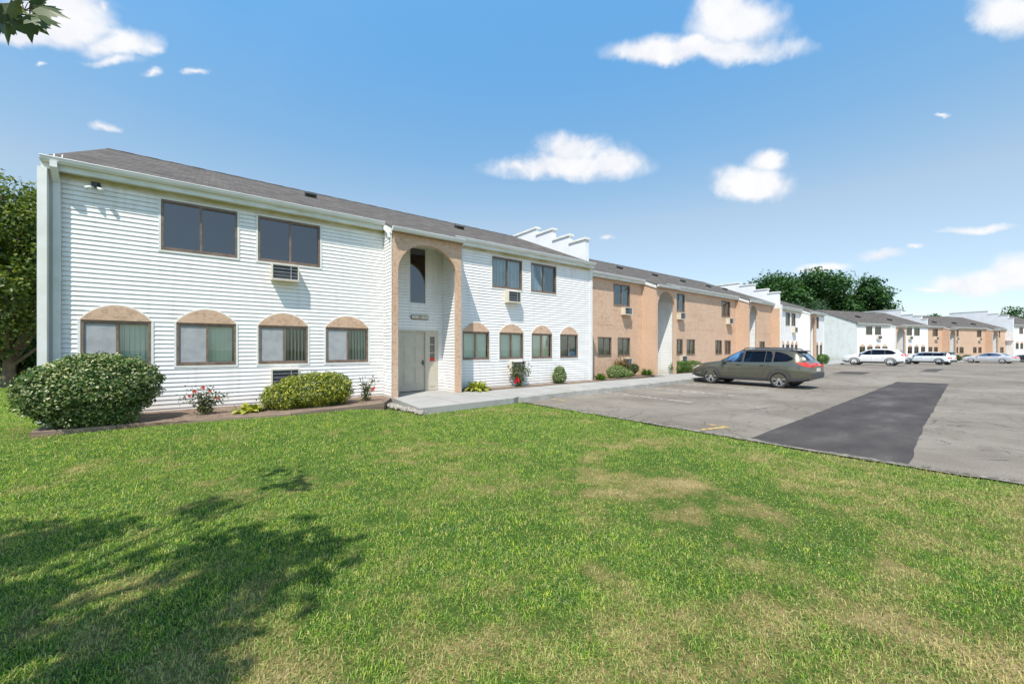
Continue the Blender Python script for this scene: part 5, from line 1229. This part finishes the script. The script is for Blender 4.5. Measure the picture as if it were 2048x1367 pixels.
suv = dict(wag, len=4.68, w=1.86, roofw=.68, wb=2.70, wo=.02, R=.35, paint=paint('pearl_white_paint', (.72,.72,.72), .0), cladh=.17, spokes=5, double=False, rails=None,
    top=[(-2.34,.95),(-2.28,1.08),(-2.15,1.22),(-2.02,1.42),(-1.85,1.60),(-1.4,1.66),(-.7,1.69),(0,1.68),(.35,1.60),(.8,1.36),(1.15,1.17),(1.3,1.13),(1.9,1.06),(2.2,.96),(2.34,.80)],
    sh=[(-2.34,.93),(-2.0,1.10),(-1.5,1.10),(0,1.05),(1.1,1.03),(1.8,.98),(2.34,.78)],
    glass=[(.98,.12,[(.12,1.09),(.98,1.08)],[(.12,1.55),(.40,1.49),(.98,1.14)],'carglass'),(.02,-.90,[(-.90,1.11),(.02,1.09)],[(-.90,1.57),(.02,1.57)],'carglass'),(-.96,-1.70,[(-1.70,1.20),(-1.5,1.14),(-.96,1.12)],[(-1.70,1.25),(-1.5,1.42),(-1.2,1.53),(-.96,1.55)],'carglass')],
    dlo=([(-1.75,1.22),(-1.5,1.12),(0,1.07),(1.04,1.065)],[(-1.75,1.26),(-1.45,1.50),(-1.1,1.58),(0,1.60),(.2,1.58),(1.04,1.12)]),
    ws=(.45,1.18), rg=(-2.18,-1.92), seams=[(.90,1.04,.92,.45),(.05,1.04,.05,.45),(-.95,1.05,-.72,.45)], tail=(-2.05,[(-2.34,.92),(-2.05,1.04)],[(-2.34,1.12),(-2.22,1.2),(-2.05,1.12)],.95,1.10),
    head=(1.95,[(1.95,.93),(2.34,.80)],[(1.95,.99),(2.34,.90)]), platez=.80, gz=(.58,.80), spoiler=(-1.92,1.63), mirror=(.88,1.12), spp=True, mirmat=M['clad'])
car('suv', 'white suv parked in front of the clapboard gable end', 'car', wheelpos((52.4, 8.34), H0, suv), H0, suv)
mini = dict(wag, len=4.25, w=1.80, roofw=.70, wb=2.67, wo=.03, R=.33, paint=paint('bright_white_paint', (.72,.73,.72), .0), cladh=.14, rimmat='rimblack', rails=None,
    top=[(-2.12,.92),(-2.09,1.05),(-2.0,1.28),(-1.9,1.38),(-1.5,1.42),(-.6,1.45),(.2,1.44),(.5,1.38),(.95,1.06),(1.05,1.01),(1.7,.96),(1.98,.86),(2.12,.68)],
    sh=[(-2.12,.90),(-1.6,.96),(0,.95),(1.0,.93),(1.7,.86),(2.12,.66)],
    glass=[(.80,.16,[(.16,.99),(.80,.99)],[(.16,1.35),(.45,1.31),(.80,1.03)],'carglass'),(.08,-.72,[(-.72,1.0),(.08,.99)],[(-.72,1.36),(.08,1.36)],'carglass'),(-.80,-1.62,[(-1.62,1.02),(-.80,1.0)],[(-1.62,1.30),(-1.4,1.34),(-.80,1.36)],'carglass')],
    dlo=([(-1.85,.985),(0,.97),(.88,.965)],[(-1.85,1.34),(-1.0,1.40),(.1,1.40),(.42,1.36),(.88,1.0)]), ws=(.54,1.0), rg=(-2.07,-1.93), seams=[(.85,.93,.88,.4),(.1,.93,.1,.4),(-.8,.93,-.68,.4)],
    tail=(-1.98,[(-2.12,.70),(-1.98,.74)],[(-2.12,.88),(-1.98,.84)],.70,.88), head=(1.8,[(1.8,.70),(2.12,.60)],[(1.8,.84),(2.12,.72)]), platez=.52, gz=(.45,.62), spoiler=(-1.93,1.41), mirror=(.78,1.0), mirmat=M['clad'], hz=.86)
HB = B_A+R(90)
mini['blackroof'] = 1
car('hatchback', 'small white hatchback with a black roof and black wheels beside the white suv', 'car', wheelpos((63.8, 6.23), HB, mini), HB, mini)
MR = [o for o in bpy.data.objects if o.name.startswith('hatchback')][0]
sed = dict(wag, len=4.97, w=1.84, roofw=.62, wb=2.95, wo=.05, R=.335, paint=paint('silver_white_paint', (.62,.63,.65), .3), clad=False, cladh=.06, rails=None, spoiler=None, spokes=9, double=False,
    top=[(-2.48,.86),(-2.44,.98),(-2.0,1.05),(-1.7,1.12),(-1.2,1.33),(-.7,1.43),(-.1,1.45),(.35,1.38),(.9,1.10),(1.1,1.02),(1.9,.94),(2.3,.82),(2.48,.66)],
    bot=[(-2.48,.36),(-2.1,.24),(-1.7,.2),(1.7,.2),(2.2,.22),(2.48,.28)],
    sh=[(-2.48,.85),(-2.1,.98),(-1.5,1.0),(0,.95),(1.1,.90),(1.8,.84),(2.48,.64)],
    glass=[(.90,.0,[(.0,.98),(.90,.97)],[(.0,1.35),(.25,1.32),(.90,1.02)],'carglass'),(-.06,-1.30,[(-1.30,1.08),(-1.0,1.0),(-.06,.98)],[(-1.30,1.12),(-1.0,1.24),(-.6,1.33),(-.06,1.35)],'carglass')],
    dlo=([(-1.36,1.09),(-1.0,.985),(0,.965),(.98,.955)],[(-1.36,1.12),(-1.0,1.28),(-.6,1.36),(0,1.38),(.3,1.33),(.98,1.0)]), ws=(.42,1.02), rg=(-1.85,-1.25), seams=[(.95,.9,.95,.3),(.0,.93,.0,.3),(-.95,.95,-.75,.35)],
    tail=(-2.2,[(-2.48,.72),(-2.2,.84)],[(-2.48,.92),(-2.2,.90)],.70,.92), head=(2.0,[(2.0,.72),(2.48,.58)],[(2.0,.80),(2.48,.68)]), platez=.5, gz=(.36,.62), mirror=(.85,1.0), mirmat=None, hz=.84)
sed['mirmat'] = sed['paint']
car('sedan', 'silver white saloon car parked before the far orange block', 'car', wheelpos((84.8, 2.46), HB, sed), HB, sed)
dk = dict(suv, paint=paint('dark_grey_paint', (.03,.03,.033), .5))
car('suv', 'dark grey suv mostly cut off by the right edge of the photo', 'car', wheelpos((93.6, -1.7), HB, dk), HB, dk)
#MARK
